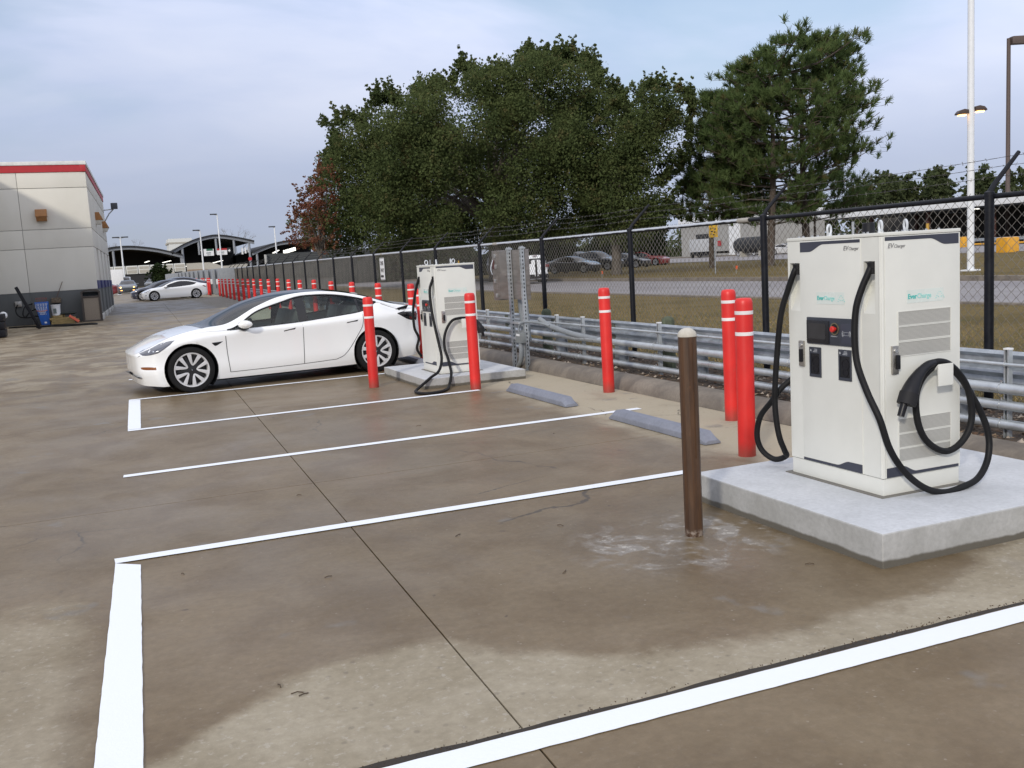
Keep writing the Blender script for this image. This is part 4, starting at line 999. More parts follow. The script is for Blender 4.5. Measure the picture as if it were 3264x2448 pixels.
def make_wheel(detail=True):
    """axis along y, outer face towards -y, centre at origin; returns tyre, with rim as child"""
    t = empty('wheel')
    MB().lathe([(.235, .09), (.285, .105), (.312, .10), (WR, .075), (WR, -.075), (.312, -.10), (.288, -.108), (.250, -.104), (.238, -.09)], 40, axis='y', cap=False).build('tyre', M_TYRE, t)
    MB().lathe([(.001, -.02), (.23, -.02), (.23, .02)], 32, axis='y', cap=False).build('brake_disc', M_RIMD, t)
    r = MB().lathe([(.236, -.05), (.246, -.095), (.240, -.101), (.226, -.099), (.214, -.06), (.214, .02)], 48, axis='y', cap=False).build('rim', M_RIM, t)
    sp = MB()
    for k in range(5):
        a = 2*PI*k/5+PI/2
        for s_ in (-1, 1):
            # V pair: joined near the hub, spread at the rim
            a0, a1 = a+s_*.10, a+s_*.335
            def pt(rad, ang, off, yy): return (rad*math.cos(ang)-off*math.sin(ang), yy, rad*math.sin(ang)+off*math.cos(ang))
            w0, w1 = .013, .030
            pin = [pt(.062, a0, -w0, -.088), pt(.062, a0, w0, -.088), pt(.225, a1, w1, -.098), pt(.225, a1, -w1, -.098)]
            pbk = [pt(.062, a0, -w0*.6, -.055), pt(.062, a0, w0*.6, -.055), pt(.225, a1, w1*.75, -.06), pt(.225, a1, -w1*.75, -.06)]
            sp.add(pin+pbk, [(0, 1, 2, 3), (7, 6, 5, 4), (0, 4, 5, 1), (1, 5, 6, 2), (2, 6, 7, 3), (3, 7, 4, 0)])
    sp.build('spokes', M_RIM, r, bevel=.004 if detail else 0)
    hb = MB().lathe([(.075, -.05), (.072, -.086), (.03, -.092), (.001, -.093)], 20, axis='y', cap=False)
    for k in range(5):
        a = 2*PI*k/5+PI/2+PI/5
        d = Vector((math.cos(a), 0, math.sin(a))); q = Vector((-math.sin(a), 0, math.cos(a)))
        hb.add([d*.04-q*.03+Vector((0, -.090, 0)), d*.04+q*.03+Vector((0, -.090, 0)), d*.2+q*.011+Vector((0, -.088, 0)), d*.2-q*.011+Vector((0, -.088, 0)),
                d*.04-q*.03+Vector((0, -.05, 0)), d*.04+q*.03+Vector((0, -.05, 0)), d*.2+q*.011+Vector((0, -.055, 0)), d*.2-q*.011+Vector((0, -.055, 0))],
               [(0, 1, 2, 3), (0, 4, 5, 1), (1, 5, 6, 2), (2, 6, 7, 3), (3, 7, 4, 0)])
    hb.build('hub', M_RIMD, r, sharp=30)
    if detail:
        e_ = MB(); 
        for a in (PI/2, PI/2+2.3, PI/2-2.3): e_.cyl((0, -.0935, 0), (.012*math.cos(a), -.0935, .012*math.sin(a)), .002, n=5)
        e_.build('emblem', M_CHROME, r)
    return t

def make_car(label, paint, detail=True, suv=False, group=None):
    root = empty('parked_car' if not suv else 'parked_suv', label=label, cat='car' if not suv else 'suv', group=group)
    FE = suv_feat() if suv else FEAT
    wr = 1.0
    du = .025 if detail else .07
    us = np.unique(np.round(np.concatenate([np.arange(-.4, 4.8001, du), [1.12, 1.42, 2.47, 2.61, 3.40, 3.44, 3.73, 4.1]]), 4))
    cur = {k: hermite(v, us) for k, v in FE.items()}
    nseg = dict(CF=8, FT=3, TB=5, BS=5, SM=8, ML=3, LU=2) if detail else dict(CF=4, FT=2, TB=2, BS=2, SM=5, ML=2, LU=1)
    rows = []                                        # list of (array of points, band name)
    def lerp(a, b, t): return a+(b-a)*t
    order = ['C', 'F', 'T', 'B', 'S', 'M', 'L', 'U']; bulge = {'FT': (.010, .006), 'TB': (.018, 0), 'BS': (.022, .012), 'SM': (-.010, 0), 'ML': (.012, 0), 'LU': (0, 0)}
    wrap = np.clip((us+.4)/.7, 0, 1)*np.clip((4.8-us)/.5, 0, 1)
    band_rows = []
    for bi in range(7):
        a, b = order[bi], order[bi+1]; nm = a+b; A, Bc = cur[a], cur[b]; n_ = nseg[nm]
        for k in range(n_):
            t = k/n_
            if nm == 'CF':
                p = np.stack([lerp(A[:, 0], Bc[:, 0], t*t), Bc[:, 1]*t, lerp(A[:, 2], Bc[:, 2], t*t)], 1)
            else:
                p = lerp(A, Bc, t); by, bz = bulge[nm]; w = 4*t*(1-t)*wrap
                p = p+np.stack([0*w, by*w, bz*w], 1)
            rows.append(p); band_rows.append(nm)
    rows.append(cur['U']); band_rows.append('end')
    G_ = np.stack(rows, 1)                           # (nu, nv, 3), y>=0
    nu, nv = G_.shape[:2]
    bands = np.array(band_rows)
    # wheel arches cut into the side
    inside = np.zeros((nu, nv), bool)
    arch = ARCH*(1.04 if suv else 1)
    for wx in WHX:
        wz = WR*(1.05 if suv else 1)
        d = np.hypot(G_[:, :, 0]-wx, G_[:, :, 2]-wz)
        lower = np.isin(bands, ['BS', 'SM', 'ML', 'LU', 'end'])[None, :] & (G_[:, :, 1] > .5)
        ins = (d < arch) & lower
        inside |= ins
    uc = (us[:-1]+us[1:])/2
    cats = {}
    for i in range(nu-1):
        for j in range(nv-1):
            q = inside[i, j], inside[i+1, j], inside[i+1, j+1], inside[i, j+1]
            if all(q): continue
            nm = bands[j]; u = uc[i]; key = 'body'
            if nm == 'CF' and 1.12 < u < 4.1: key = 'roof_glass'
            elif nm == 'TB' and 1.42 < u < 3.73:
                if suv: key = 'side_glass'
                else: key = 'pillar_trim' if (2.47 < u < 2.61 or 3.40 < u < 3.44) else 'side_glass'
            elif nm == 'LU': key = 'underbody'
            cats.setdefault(key, []).append((i, j))
    snap = G_.copy()
    for wx in WHX:
        wz = WR*(1.05 if suv else 1)
        for i in range(nu):
            for j in range(nv):
                if inside[i, j] and abs(G_[i, j, 0]-wx) < arch:
                    dx, dz = G_[i, j, 0]-wx, G_[i, j, 2]-wz; d = math.hypot(dx, dz)
                    if dz < -.12 and d < arch*.8: pass
                    if d > 1e-6: snap[i, j, 0], snap[i, j, 2] = wx+dx/d*arch, max(wz+dz/d*arch, .10)
    def emit(cells, sides=(-1, 1), off=0.):
        mb = MB()
        for s_ in sides:
            idx = {}
            for (i, j) in cells:
                f = []
                for (a, b) in ((i, j), (i+1, j), (i+1, j+1), (i, j+1)):
                    if (a, b) not in idx:
                        p = snap[a, b]; idx[(a, b)] = len(mb.v); mb.v.append((p[0], p[1]*s_, p[2]))
                    f.append(idx[(a, b)])
                mb.f.append(tuple(f if s_ < 0 else f[::-1])); mb.mi.append(0)
        return mb
    def weld(o):
        bm = bmesh.new(); bm.from_mesh(o.data); bmesh.ops.remove_doubles(bm, verts=bm.verts, dist=.0006)
        bmesh.ops.recalc_face_normals(bm, faces=bm.faces); bm.to_mesh(o.data); bm.free()
        o.data.polygons.foreach_set('use_smooth', [True]*len(o.data.polygons)); o.data.set_sharp_from_angle(angle=R(50)); return o
    body = weld(emit(cats['body']).build('body', paint, root, fix=False))
    weld(emit(cats['roof_glass']).build('glass_roof', M_GLASSD if detail else M_TRIM, root, fix=False))
    weld(emit(cats['underbody']).build('underbody', M_LINER, root, fix=False))
    sg_ = cats['side_glass']
    parts = [(1.42, 2.47), (2.61, 3.40), (3.44, 3.73)] if not suv else [(1.42, 3.73)]
    for s_ in (-1, 1):
        for a, b in parts:
            cl_ = [c_ for c_ in sg_ if a < uc[c_[0]] < b]
            if cl_: weld(emit(cl_, (s_,)).build('side_window', M_GLASS if detail else M_TRIM, root, fix=False))
        for a, b in ((2.4, 2.7), (3.3, 3.5)):
            cl_ = [c_ for c_ in cats.get('pillar_trim', []) if a < uc[c_[0]] < b]
            if cl_: weld(emit(cl_, (s_,)).build('pillar_trim', M_TRIM, root, fix=False))
    # arch liners and wheels
    for wx in WHX:
        wz = WR*(1.05 if suv else 1)
        for s_ in (-1, 1):
            ln = MB(); y0, y1 = .875*s_, .52*s_
            aa = np.linspace(-.75, PI+.75, 26 if detail else 12); A = [(wx+arch*math.cos(t), y0, wz+arch*math.sin(t)) for t in aa]; Bk = [(p[0], y1, p[2]) for p in A]
            ln.v += A+Bk; k = len(A)
            ln.f += [(q, q+1, k+q+1, k+q) for q in range(k-1)]+[tuple(k+q for q in range(k))]; ln.mi += [0]*k
            ln.build('wheel_arch', M_LINER, root, fix=False)
    first = None
    for wx in WHX:
        for s_ in (-1, 1):
            if first is None: first = make_wheel(detail); w = first; w.parent = root
            else: w = copy_tree(first, root)
            w.location = (wx, s_*.79, WR*(1.05 if suv else 1)); w.rotation_euler = (0, random.random()*2, 0 if s_ < 0 else PI)
            if suv: w.scale = (1.05, 1, 1.05)
    # surface lookup for things that sit on the flank
    fine = G_[:, :, :].reshape(-1, 3)
    flank = fine[fine[:, 1] > .02]
    def side(x, z, off=.0, ext=0):
        d = (flank[:, 0]-x)**2+(flank[:, 2]-z)**2; k = np.argpartition(d, 14)[:14]; w = 1/(d[k]+2e-5); q = flank[k]
        A_ = np.stack([np.ones(len(k)), q[:, 0]-x, q[:, 2]-z], 1); sw2 = np.sqrt(w)[:, None]
        v_ = float(np.linalg.lstsq(A_*sw2, q[:, 1]*sw2[:, 0], rcond=None)[0][0])
        return min(max(v_, float(q[:, 1].min())-.004), float(q[:, 1].max())+.004)+off
    def line_on(pts, w, name, mat, off=.0030, per=6, parent=body, both=True):
        for s_ in ((-1, 1) if both else (-1,)):
            P = [Vector((p[0], 0, p[1])) for p in pts]; P = catmull(P, per) if per else P
            mb = MB(); last = None
            for i, p in enumerate(P):
                d = (P[min(i+1, len(P)-1)]-P[max(i-1, 0)]).normalized(); nrm = Vector((-d.z, 0, d.x))*w*.5
                a, b = p+nrm, p-nrm
                a.y, b.y = s_*side(a.x, a.z, off), s_*side(b.x, b.z, off)
                if last: mb.quad(last[0], a, b, last[1])
                last = (a, b)
            mb.build(name, mat, parent, fix=False)
    def patch(up_, lo, name, mat, off=.003, parent=body, n=14, m_=5, sides=(-1, 1), depth=0):
        o = None
        for s_ in sides:
            U_ = catmull([(p[0], 0, p[1]) for p in up_], 6); L_ = catmull([(p[0], 0, p[1]) for p in lo], 6)
            mb = MB()
            for i in range(n+1):
                a = U_[round(i/n*(len(U_)-1))]; b = L_[round(i/n*(len(L_)-1))]
                for j in range(m_+1):
                    q = a.lerp(b, j/m_); edge = min(i, n-i, j, m_-j); mb.v.append((q.x, s_*side(q.x, q.z, off if edge else off*.45), q.z))
            for i in range(n):
                for j in range(m_): mb.f.append((i*(m_+1)+j, (i+1)*(m_+1)+j, (i+1)*(m_+1)+j+1, i*(m_+1)+j+1)); mb.mi.append(0)
            o = mb.build(name, mat, parent, fix=False)
        return o
    if not suv:
        hl = patch([(.225, .605), (.30, .645), (.42, .69), (.56, .735), (.685, .752)], [(.225, .60), (.27, .568), (.40, .582), (.50, .625), (.685, .750)], 'headlight', M_LAMP, .012)
        if detail:
            for s_ in (-1, 1):
                mb = MB()
                for (x, z, r_) in ((.345, .615, .014), (.395, .618, .011), (.36, .637, .010)):
                    c_ = Vector((x, s_*(side(x, z)+.001), z)); mb.cyl(c_, c_+Vector((-.003, .008*s_, .002)), r_, n=10)
                mb.build('lamp_lens', M_CHROME, hl)
        patch([(.205, .408), (.30, .408), (.405, .400)], [(.205, .404), (.25, .372), (.405, .362)], 'side_marker', M_AMBER if detail else M_TRIM, .003)
        patch([(.155, .31), (.18, .295), (.225, .26)], [(.15, .275), (.18, .255), (.225, .232)], 'fog_vent', M_TRIM, .003)
        # tail lamp and the open charge flap
        patch([(4.03, .875), (4.15, .895), (4.28, .905), (4.40, .90), (4.46, .895)], [(4.03, .862), (4.12, .81), (4.22, .758), (4.34, .735), (4.46, .735)], 'tail_light', M_TAILR if not detail else M_TRIM, .004)
    else:
        patch([(.19, .70), (.32, .76), (.55, .84)], [(.19, .67), (.32, .68), (.55, .80)], 'headlight', M_CHROME, .004)
        patch([(4.2, 1.12), (4.36, 1.10), (4.44, 1.06)], [(4.2, .95), (4.36, .93), (4.44, .93)], 'tail_light', M_TAILR, .004)
    for s_ in (-1, 1):                                # door mirrors
        mz = .90 if not suv else 1.06
        mb = MB(); mb.lathe([(.001, -.115), (.045, -.11), (.066, -.07), (.072, 0), (.068, .07), (.03, .10), (.001, .102)], 14, cap=False)
        M_ = Matrix.Translation((1.645, s_*.955, mz)) @ Matrix.Rotation(s_*.15, 4, 'Z') @ Matrix.Rotation(R(90), 4, 'X') @ Matrix.Diagonal((1.45, .82, 1.0, 1))
        mb.v = [tuple(M_ @ Vector(p)) for p in mb.v]
        mr = mb.build('door_mirror', paint, root)
        MB().box(1.58, 1.70, min(s_*.82, s_*.93), max(s_*.82, s_*.93), mz-.075, mz-.048).build('mirror_stalk', M_TRIM, mr, bevel=.008)
    if detail:
        # door seams, sill seam, window frames
        line_on([(1.372, .825), (1.375, .60), (1.385, .40), (1.400, .235)], .008, 'door_seam', M_GAP)
        line_on([(2.505, .868), (2.50, .60), (2.49, .40), (2.482, .245)], .008, 'door_seam', M_GAP)
        line_on([(3.455, .92), (3.43, .74), (3.36, .62), (3.22, .43), (3.10, .31), (2.98, .262)], .008, 'door_seam', M_GAP)
        line_on([(1.40, .235), (1.9, .238), (2.48, .245), (2.98, .262)], .007, 'sill_seam', M_GAP)
        line_on([(.17, .53), (.24, .575)], .006, 'bumper_seam', M_GAP); line_on([(3.80, 1.035), (4.0, .955), (4.18, .905)], .006, 'trunk_seam', M_GAP)
        TT = hermite(FE['T'], np.linspace(1.42, 3.73, 60)); BB = hermite(FE['B'], np.linspace(1.42, 3.73, 60))
        for s_ in (-1, 1):
            MB().tube([(p[0], s_*(p[1]+.004), p[2]) for p in TT], .013, 6).build('window_frame', M_TRIM, root)
            MB().tube([(p[0], s_*(p[1]+.002), p[2]+.002) for p in BB], .011, 6).build('window_frame', M_TRIM, root)
        line_on([(1.45, .832), (1.70, .842)], .02, 'quarter_trim', M_TRIM, .004)
        # handles, fender badge
        for x0, z0, x1, z1 in ((2.215, .752, 2.395, .777), (3.18, .793, 3.365, .815)):
            patch([(x0, z0+.008), ((x0+x1)/2, (z0+z1)/2+.010), (x1, z1+.012)], [(x0, z0-.006), ((x0+x1)/2, (z0+z1)/2-.004), (x1-.02, z1-.012)], 'door_handle', M_TRIM, .006)
        patch([(1.170, .675), (1.25, .680), (1.328, .683)], [(1.175, .668), (1.225, .628), (1.328, .680)], 'fender_camera', M_TRIM, .005)
        # cowl, wipers, lower lip, dark floor pan
        cw = hermite(FE['C'], np.array([1.09, 1.14])); cf = hermite(FE['F'], np.array([1.09, 1.14]))
        mb = MB(); K = 12
        for i in range(-K, K+1):
            t = i/K
            for q in range(2):
                mb.v.append((cw[q][0]+(cf[q][0]-cw[q][0])*t*t, cf[q][1]*t, cw[q][2]+(cf[q][2]-cw[q][2])*t*t+.004))
        mb.f = [(2*i, 2*i+1, 2*i+3, 2*i+2) for i in range(2*K)]; mb.mi = [0]*len(mb.f); mb.build('cowl', M_TRIM, root, fix=False)
        MB().box(1.22, 3.25, -.80, .80, .125, .160).build('floor_pan', M_LINER, root)
        # open charge flap on the tail
        fl = MB()
        y0 = -side(4.12, .93)
        fl.prism([(3.985, .918), (4.07, .955), (4.22, .985), (4.235, .975), (4.20, .925), (4.09, .928)], y0-.022, y0-.006, 'xz')
        fo = fl.build('charge_flap', M_TRIM, root, bevel=.003)
        MB().box(4.06, 4.09, y0-.03, y0+.03, .865, .93).build('flap_hinge', M_TRIM, fo, bevel=.004)
        lens = patch([(4.22, .86), (4.30, .86), (4.38, .85)], [(4.24, .77), (4.30, .76), (4.38, .75)], 'tail_lens', M_TAILR, .007)
        pg = MB().tube(catmull([(4.20, y0-.01, .84), (4.22, y0-.07, .845), (4.24, y0-.13, .83), (4.26, y0-.20, .78)], 5), [.026]*6+[.030]*5+[.024]*5, 12).build('charge_plug', M_BLACKP, root)
        # cabin: floor, seats, dash, wheel
        MB().box(1.35, 3.6, -.72, .72, .22, .50).build('cabin_floor', M_CABIN, root)
        MB().box(1.25, 1.62, -.70, .70, .50, .80).build('dashboard', M_CABIN, root, bevel=.05)
        for x, y in ((2.2, -.37), (2.2, .37), (3.05, -.37), (3.05, .37)):
            st = MB().box(x-.25, x+.22, y-.24, y+.24, .40, .58).build('seat', M_SEAT, root, bevel=.04)
            bk = MB().box(-.06, .06, -.23, .23, 0, .50, M=Matrix.Translation((x+.24, y, .56)) @ Matrix.Rotation(R(20), 4, 'Y')).build('seat_back', M_SEAT, st, bevel=.04)
            MB().box(-.045, .045, -.12, .12, .53, .70, M=Matrix.Translation((x+.24, y, .56)) @ Matrix.Rotation(R(17), 4, 'Y')).build('headrest', M_SEAT, st, bevel=.04)
        sw = MB().tube([(1.80+.18*math.cos(t)*.35, -.37+.18*math.sin(t), .78+.18*math.cos(t)*.93) for t in np.linspace(0, 2*PI, 24, endpoint=False)], .014, 8, closed=True).build('steering_wheel', M_CABIN, root)
        MB().cyl((1.80, -.37, .78), (1.62, -.37, .72), .03, n=10).build('column', M_CABIN, sw)
        MB().box(2.28, 2.281, -.02, .02, .0, .001).build('seat_rail', M_CABIN, root)
    else:
        # simple nose grille and number plate so distant cars read as cars from the front
        pass
    return root

A0 = Vector((.922, 14.303, 0)); ANG = R(6.17); DV = Vector((math.cos(ANG), math.sin(ANG), 0)); NV = Vector((-DV.y, DV.x, 0))
car = make_car('large white sedan in the near bay, black charge flap open at its tail', P_WHITE)
car.location = A0+NV*.885-DV*.868; car.rotation_euler = (0, 0, ANG)

# ---- the row of cars charging further along
def place(o, x, y, rz, s=1.0):
    o.location = (x, y, zg(x, y)); o.rotation_euler = (0, 0, rz); o.scale = (s, s, s); return o
G1 = 'cars parked in the distance'
farw = make_car('distant white sedan backed up to the red bollards, nearest car of the far row', P_WHITE, detail=False, group=G1)
place(farw, 1.55, 66.3, R(5), .93)
nav = make_car('dark navy sedan parked just behind the far white sedan', car_paint('navy_paint', (.012, .015, .035)), detail=False, group=G1)
place(nav, .95, 69.3, R(3), .96)
nav2 = make_car('blue black sedan third in the far row', car_paint('blue_black_paint', (.012, .014, .04)), detail=False, group=G1); place(nav2, 1.75, 74.5, R(3), 1.05)
sil = make_car('silver sedan fourth in the far row', car_paint('silver_paint', (.30, .31, .33)), detail=False, group=G1); place(sil, 2.0, 80, R(3), 1.05)
gry = make_car('dark sedan last in the far row', car_paint('graphite_paint', (.03, .032, .036)), detail=False, group=G1); place(gry, 2.6, 88, R(3), 1.05)
M_LIT = NT('lit_indicator'); M_LIT.set(col=(1, .5, .1), emit=(1, .42, .09), es=6.0); M_LIT = M_LIT.m
M_LITW = NT('lit_headlamp'); M_LITW.set(col=(1, .8, .5), emit=(1, .72, .40), es=9.0); M_LITW = M_LITW.m
dr = make_car('grey sedan driving towards us with amber lights lit', car_paint('slate_paint', (.045, .055, .065)), detail=False, group=G1)
for s_ in (-1, 1):
    MB().lathe([(.001, -.03), (.05, -.02), (.085, .0), (.05, .02), (.001, .03)], 10, (.26, s_*.60, .60), 'x', cap=False).build('indicator_lamp', M_LIT, dr)
    MB().lathe([(.001, -.03), (.04, -.01), (.04, .01), (.001, .03)], 10, (.225, s_*.56, .57), 'x', cap=False).build('driving_lamp', M_LITW, dr)
    MB().box(.17, .2, s_*.55-.08, s_*.55+.08, .32, .36).build('fog_lamp', M_LIT, dr)
place(dr, 1.45, 107, R(88), 1.05)
def box_truckish(): pass
pk = make_car('white suv following behind the grey sedan in the aisle', car_paint('plain_white_paint', (.7, .7, .7)), detail=False, suv=True, group=G1); place(pk, 1.5, 135, R(88), 1.12)
dk = make_car('dark sedan across the aisle in front of the round tree', car_paint('charcoal_paint', (.03, .034, .037)), detail=False, group=G1); place(dk, 5.2, 150, R(80), 1.1)
rd = make_car('red suv far off in front of the dark opening', car_paint('red_paint', (.30, .02, .025)), detail=False, suv=True, group=G1); place(rd, 8.2, 150, R(70), 1.0)
rd2 = make_car('dark red sedan peeping out from behind the store corner', car_paint('maroon_paint', (.16, .015, .02)), detail=False, group=G1); place(rd2, -3.9, 100, R(-6), 1.0)
# white suv driving away on the road beyond the fence
sv_ = make_car('white suv seen from behind on the road beyond the fence', P_WHITE, detail=False, suv=True, group='vehicles beyond the fence')
MB().box(4.36, 4.47, -.62, .62, 1.16, 1.46).build('rear_window', M_TRIM, sv_, bevel=.02)
for s_ in (-1, 1): MB().box(4.40, 4.50, s_*.70-.10, s_*.70+.10, .93, 1.10).build('tail_light', M_TAILR, sv_, bevel=.02)
MB().box(4.44, 4.50, -.75, .75, .30, .55).build('rear_bumper', M_BLACKP, sv_, bevel=.02)
MB().box(4.30, 4.42, -.12, .12, 1.60, 1.63).build('brake_lamp', M_TAILR, sv_)
place(sv_, 24.0, 59.0, R(-92), 1.05); sv_.location.z = -.02
# cars parked under the trees beyond the verge
for i, (x, y, rz, c, sv2, lab) in enumerate([
  (36.5, 70.5, R(120), (.02, .022, .025), False, 'black sedan under the oak with bright windscreen'),
  (40.5, 74, R(118), (.025, .028, .03), True, 'dark suv parked under the oak trees'),
  (33, 76, R(115), (.05, .055, .06), True, 'grey suv parked under the oak left of the trunk'),
  (45, 77, R(118), (.03, .03, .035), False, 'black sedan parked right of the oak trunk'),
  (41, 118, R(115), (.4, .41, .42), True, 'white suv beyond the oak seen above the cabinet'),
  (50, 82, R(118), (.35, .03, .03), False, 'red sedan parked between oak and pine'),
  (28, 122, R(110), (.3, .31, .32), False, 'silver sedan beyond the road seen over the far charger'),
  (34, 124, R(110), (.35, .35, .36), True, 'pale suv beyond the road behind the far charger')]):
    o = make_car(lab, car_paint('paint_beyond', c), detail=False, suv=sv2, group='vehicles beyond the fence'); place(o, x, y, rz, 1.05); o.location.z = .1
# ------------------------------------------------------------------ store building
def stucco(name, a, b):
    n = NT(name); v = n.pos(); f = n.noise(.5, 5, .6, stretch=(1, 1, .5)); g = n.noise(30, 4, .7)
    c = n.mix(n.rng(f, .3, .7), a, b); c = n.mix(n.rng(n.noise(1.2, 5, .65, stretch=(1.5, 1.5, .2)), .58, .75, 0, .25), c, mul(a, .75))
    n.set(col=c, rough=.85, spec=.3); n.bump(g, .25, .006); return n.m
M_CREAM = stucco('cream_stucco', (.64, .62, .55), (.70, .68, .61)); M_GREYST = stucco('grey_stucco', (.095, .10, .10), (.13, .135, .135))
M_GREYL = stucco('light_grey_stucco', (.40, .40, .385), (.46, .46, .44))
M_REDB = pm('red_fascia', (.42, .022, .028), .5, var=.05); M_CAP = pm('white_coping', (.68, .69, .66), .5)
M_TERRA = pm('terracotta_lamp', (.33, .155, .055), .7, var=.12); M_LENS = pm('lamp_lens', (.55, .53, .47), .4); M_BLUE = pm('blue_band', (.02, .025, .12), .5)
M_DARKGL = pm('dark_window', (.04, .045, .05), .15)
bd = empty('store_building', (-.5, 41.3, zg(-.5, 41.3)), label='cream and grey convenience store building with red roof band at left', cat='building')
BZ = .0
D2 = Vector((.0323, 1, 0)).normalized()
def wall_piece(nm, x0, x1, z0, z1, mat, y=0., th=.22, bev=.012): return MB().box(x0, x1, y, y+th, z0, z1).build(nm, mat, bd, bevel=bev)
hz = [(0, 1.22, M_GREYST), (1.225, 2.845, M_CREAM), (2.86, 3.558, M_CREAM), (3.575, 5.10, M_CREAM), (5.12, 5.69, M_CREAM)]
xs_ = [-12, -4.42, -2.41, -.0]
MB().box(-11.9, -.03, .05, 16.0, 0, 5.95).build('wall_core', M_GREYL, bd)
for z0, z1, mt in hz:
    for x0, x1 in ((-4.12, -2.408), (-2.392, 0)):
        wall_piece('wall_panel', x0, x1, z0, z1, mt)
MB().box(-4.12, .02, -.03, .2, 5.70, 5.955).build('fascia', M_REDB, bd)
MB().box(-4.12, .05, -.06, .25, 5.96, 6.10).build('coping', M_CAP, bd, bevel=.02)
# long side of the store, going away
def along(s0, s1, z0, z1, nm, mat, out=0., th=.2, bev=.01):
    p0, p1 = D2*s0, D2*s1; n_ = Vector((D2.y, -D2.x, 0))
    q = [p0+n_*(out-th), p1+n_*(out-th), p1+n_*out, p0+n_*out]
    return MB().prism([(a.x, a.y) for a in q], z0, z1).build(nm, mat, bd, bevel=bev)
side_m = stucco('side_stucco', (.60, .58, .53), (.66, .64, .58))
for z0, z1 in ((2.865, 3.555), (3.58, 5.10), (5.13, 5.69)): along(.002, 15.9, z0, z1, 'wall_panel', side_m, .004)
piers = [0., 2.2, 3.6, 5.6, 7.2, 9.2, 10.8, 12.8, 14.4, 15.9]
along(0, 15.9, 0, 2.84, 'recessed_wall', M_GREYL, -.18, .1)
for k in range(0, len(piers), 2):
    a, b = piers[k], piers[k+1]
    along(a, b, 1.55, 2.84, 'pier', side_m, .006); along(a, b, 1.225, 1.545, 'blue_band', M_BLUE, .02); along(a-.0+.001, b, 0, 1.22, 'pier_base', M_GREYST, .012)
    along(a-.03, b+.03, -.02, .22, 'pier_foot', M_GREYL, .06)
along(-.05, 16, 5.70, 5.955, 'fascia', M_REDB, .03); along(-.06, 16.05, 5.96, 6.10, 'coping', M_CAP, .06)
# wall lamps
def wall_lamp(cx, cz, w, h, M_):
    b = MB(); dpt = .30
    b.prism([(0, h), (dpt*.55, h), (dpt, h*.42), (dpt, h*.36), (0, h*.36)], -w/2, w/2, 'yz'); b.v = [tuple(M_ @ Vector((p[0], -p[1], p[2]))) for p in b.v]
    o = b.build('wall_lamp', M_TERRA, bd, bevel=.008)
    b = MB(); b.prism([(0, h*.35), (dpt*.92, h*.35), (dpt*.6, 0), (0, 0)], -w/2+.02, w/2-.02, 'yz'); b.v = [tuple(M_ @ Vector((p[0], -p[1], p[2]))) for p in b.v]
    b.build('lamp_lens', M_LENS if M_.to_euler().z else M_TERRA, o, bevel=.006)
wall_lamp(0, 0, .40, .44, Matrix.Translation((-1.69, 0, 3.88)))
for s in (4.6, 11.6):
    p = D2*s; wall_lamp(0, 0, .42 if s < 8 else .5, .52, Matrix.Translation((p.x, p.y, 3.92)) @ Matrix.Rotation(R(90-1.85), 4, 'Z'))
# flood lamp on its bracket near the far end
p = D2*15.6
fl_ = MB().tube([(p.x, p.y, 4.65), (p.x+.25, p.y, 5.05), (p.x+.5, p.y, 5.3)], .035, 6).tube([(p.x, p.y, 5.25), (p.x+.5, p.y, 5.3)], .03, 6).build('lamp_bracket', M_GALV2, bd)
MB().box(p.x+.38, p.x+.72, p.y-.15, p.y+.15, 5.3, 5.62).build('flood_lamp', M_DGREY, fl_, bevel=.04)
# unseen wing of the store, placed to cast the diagonal shadow on its wall
wing = MB().box(-14, -4.13, -9.5, .3, 1.225, 5.69).build('unseen_wing_wall', M_CREAM, bd, bevel=.01)
MB().box(-13.99, -4.125, -9.51, .29, 0, 1.22).build('unseen_wing_base', M_GREYST, bd, bevel=.01)
MB().box(-14.02, -4.11, -9.53, .3, 5.70, 5.955).build('fascia', M_REDB, bd); MB().box(-14.05, -4.08, -9.56, .3, 5.96, 6.10).build('coping', M_CAP, bd, bevel=.02)
MB().cyl((-.55, 6, 6.0), (-.55, 6, 6.5), .012, n=5).build('roof_aerial', M_GALV2, bd)
# socket box and scuffed outlet on the base
MB().box(-2.95, -2.72, -.07, .0, .72, .92).build('outlet_box', M_STEEL, bd, bevel=.01)

# ------------------------------------------------------------------ things along the store wall
def zb(x, y): return zg(x, y)
tcn = empty('litter_bin', (-.79, 40.75, zb(-1, 40.7)), label='brown litter bin with arched dark hood by the store corner', cat='litter bin'); tcn.scale = (1.12, 1, 1.08)
M_BROWN = pm('bin_brown', (.055, .045, .038), .6); M_BINP = pm('bin_pebble_panel', (.25, .21, .165), .8, var=.15, scale=40)
for x in (-.30, .25): MB().box(x, x+.06, -.28, .28, 0, 1.06).build('bin_post', M_BROWN, tcn, bevel=.01)
MB().box(-.238, .248, -.25, .27, .05, .84).build('bin_panel', M_BINP, tcn, bevel=.01)
MB().box(-.31, .32, -.29, .29, -.01, .05).build('bin_base', M_BROWN, tcn, bevel=.01); MB().box(-.238, .248, -.28, .28, .84, .90).build('bin_rail', M_BROWN, tcn, bevel=.01)
b = MB(); arc = [(.31*math.cos(t)+.005, 1.02+.12*math.sin(t)) for t in np.linspace(0, PI, 14)]
b.prism(arc+[(.25*math.cos(t)+.005, 1.0+.08*math.sin(t)) for t in np.linspace(PI, 0, 14)], -.29, .29, 'xz'); b.build('bin_hood', M_BROWN, tcn)
MB().box(-.238, .248, .20, .26, .90, 1.04).build('bin_back', pm('bin_back_board', (.10, .115, .12), .7), tcn)  # blue grey board across the back of the bin opening

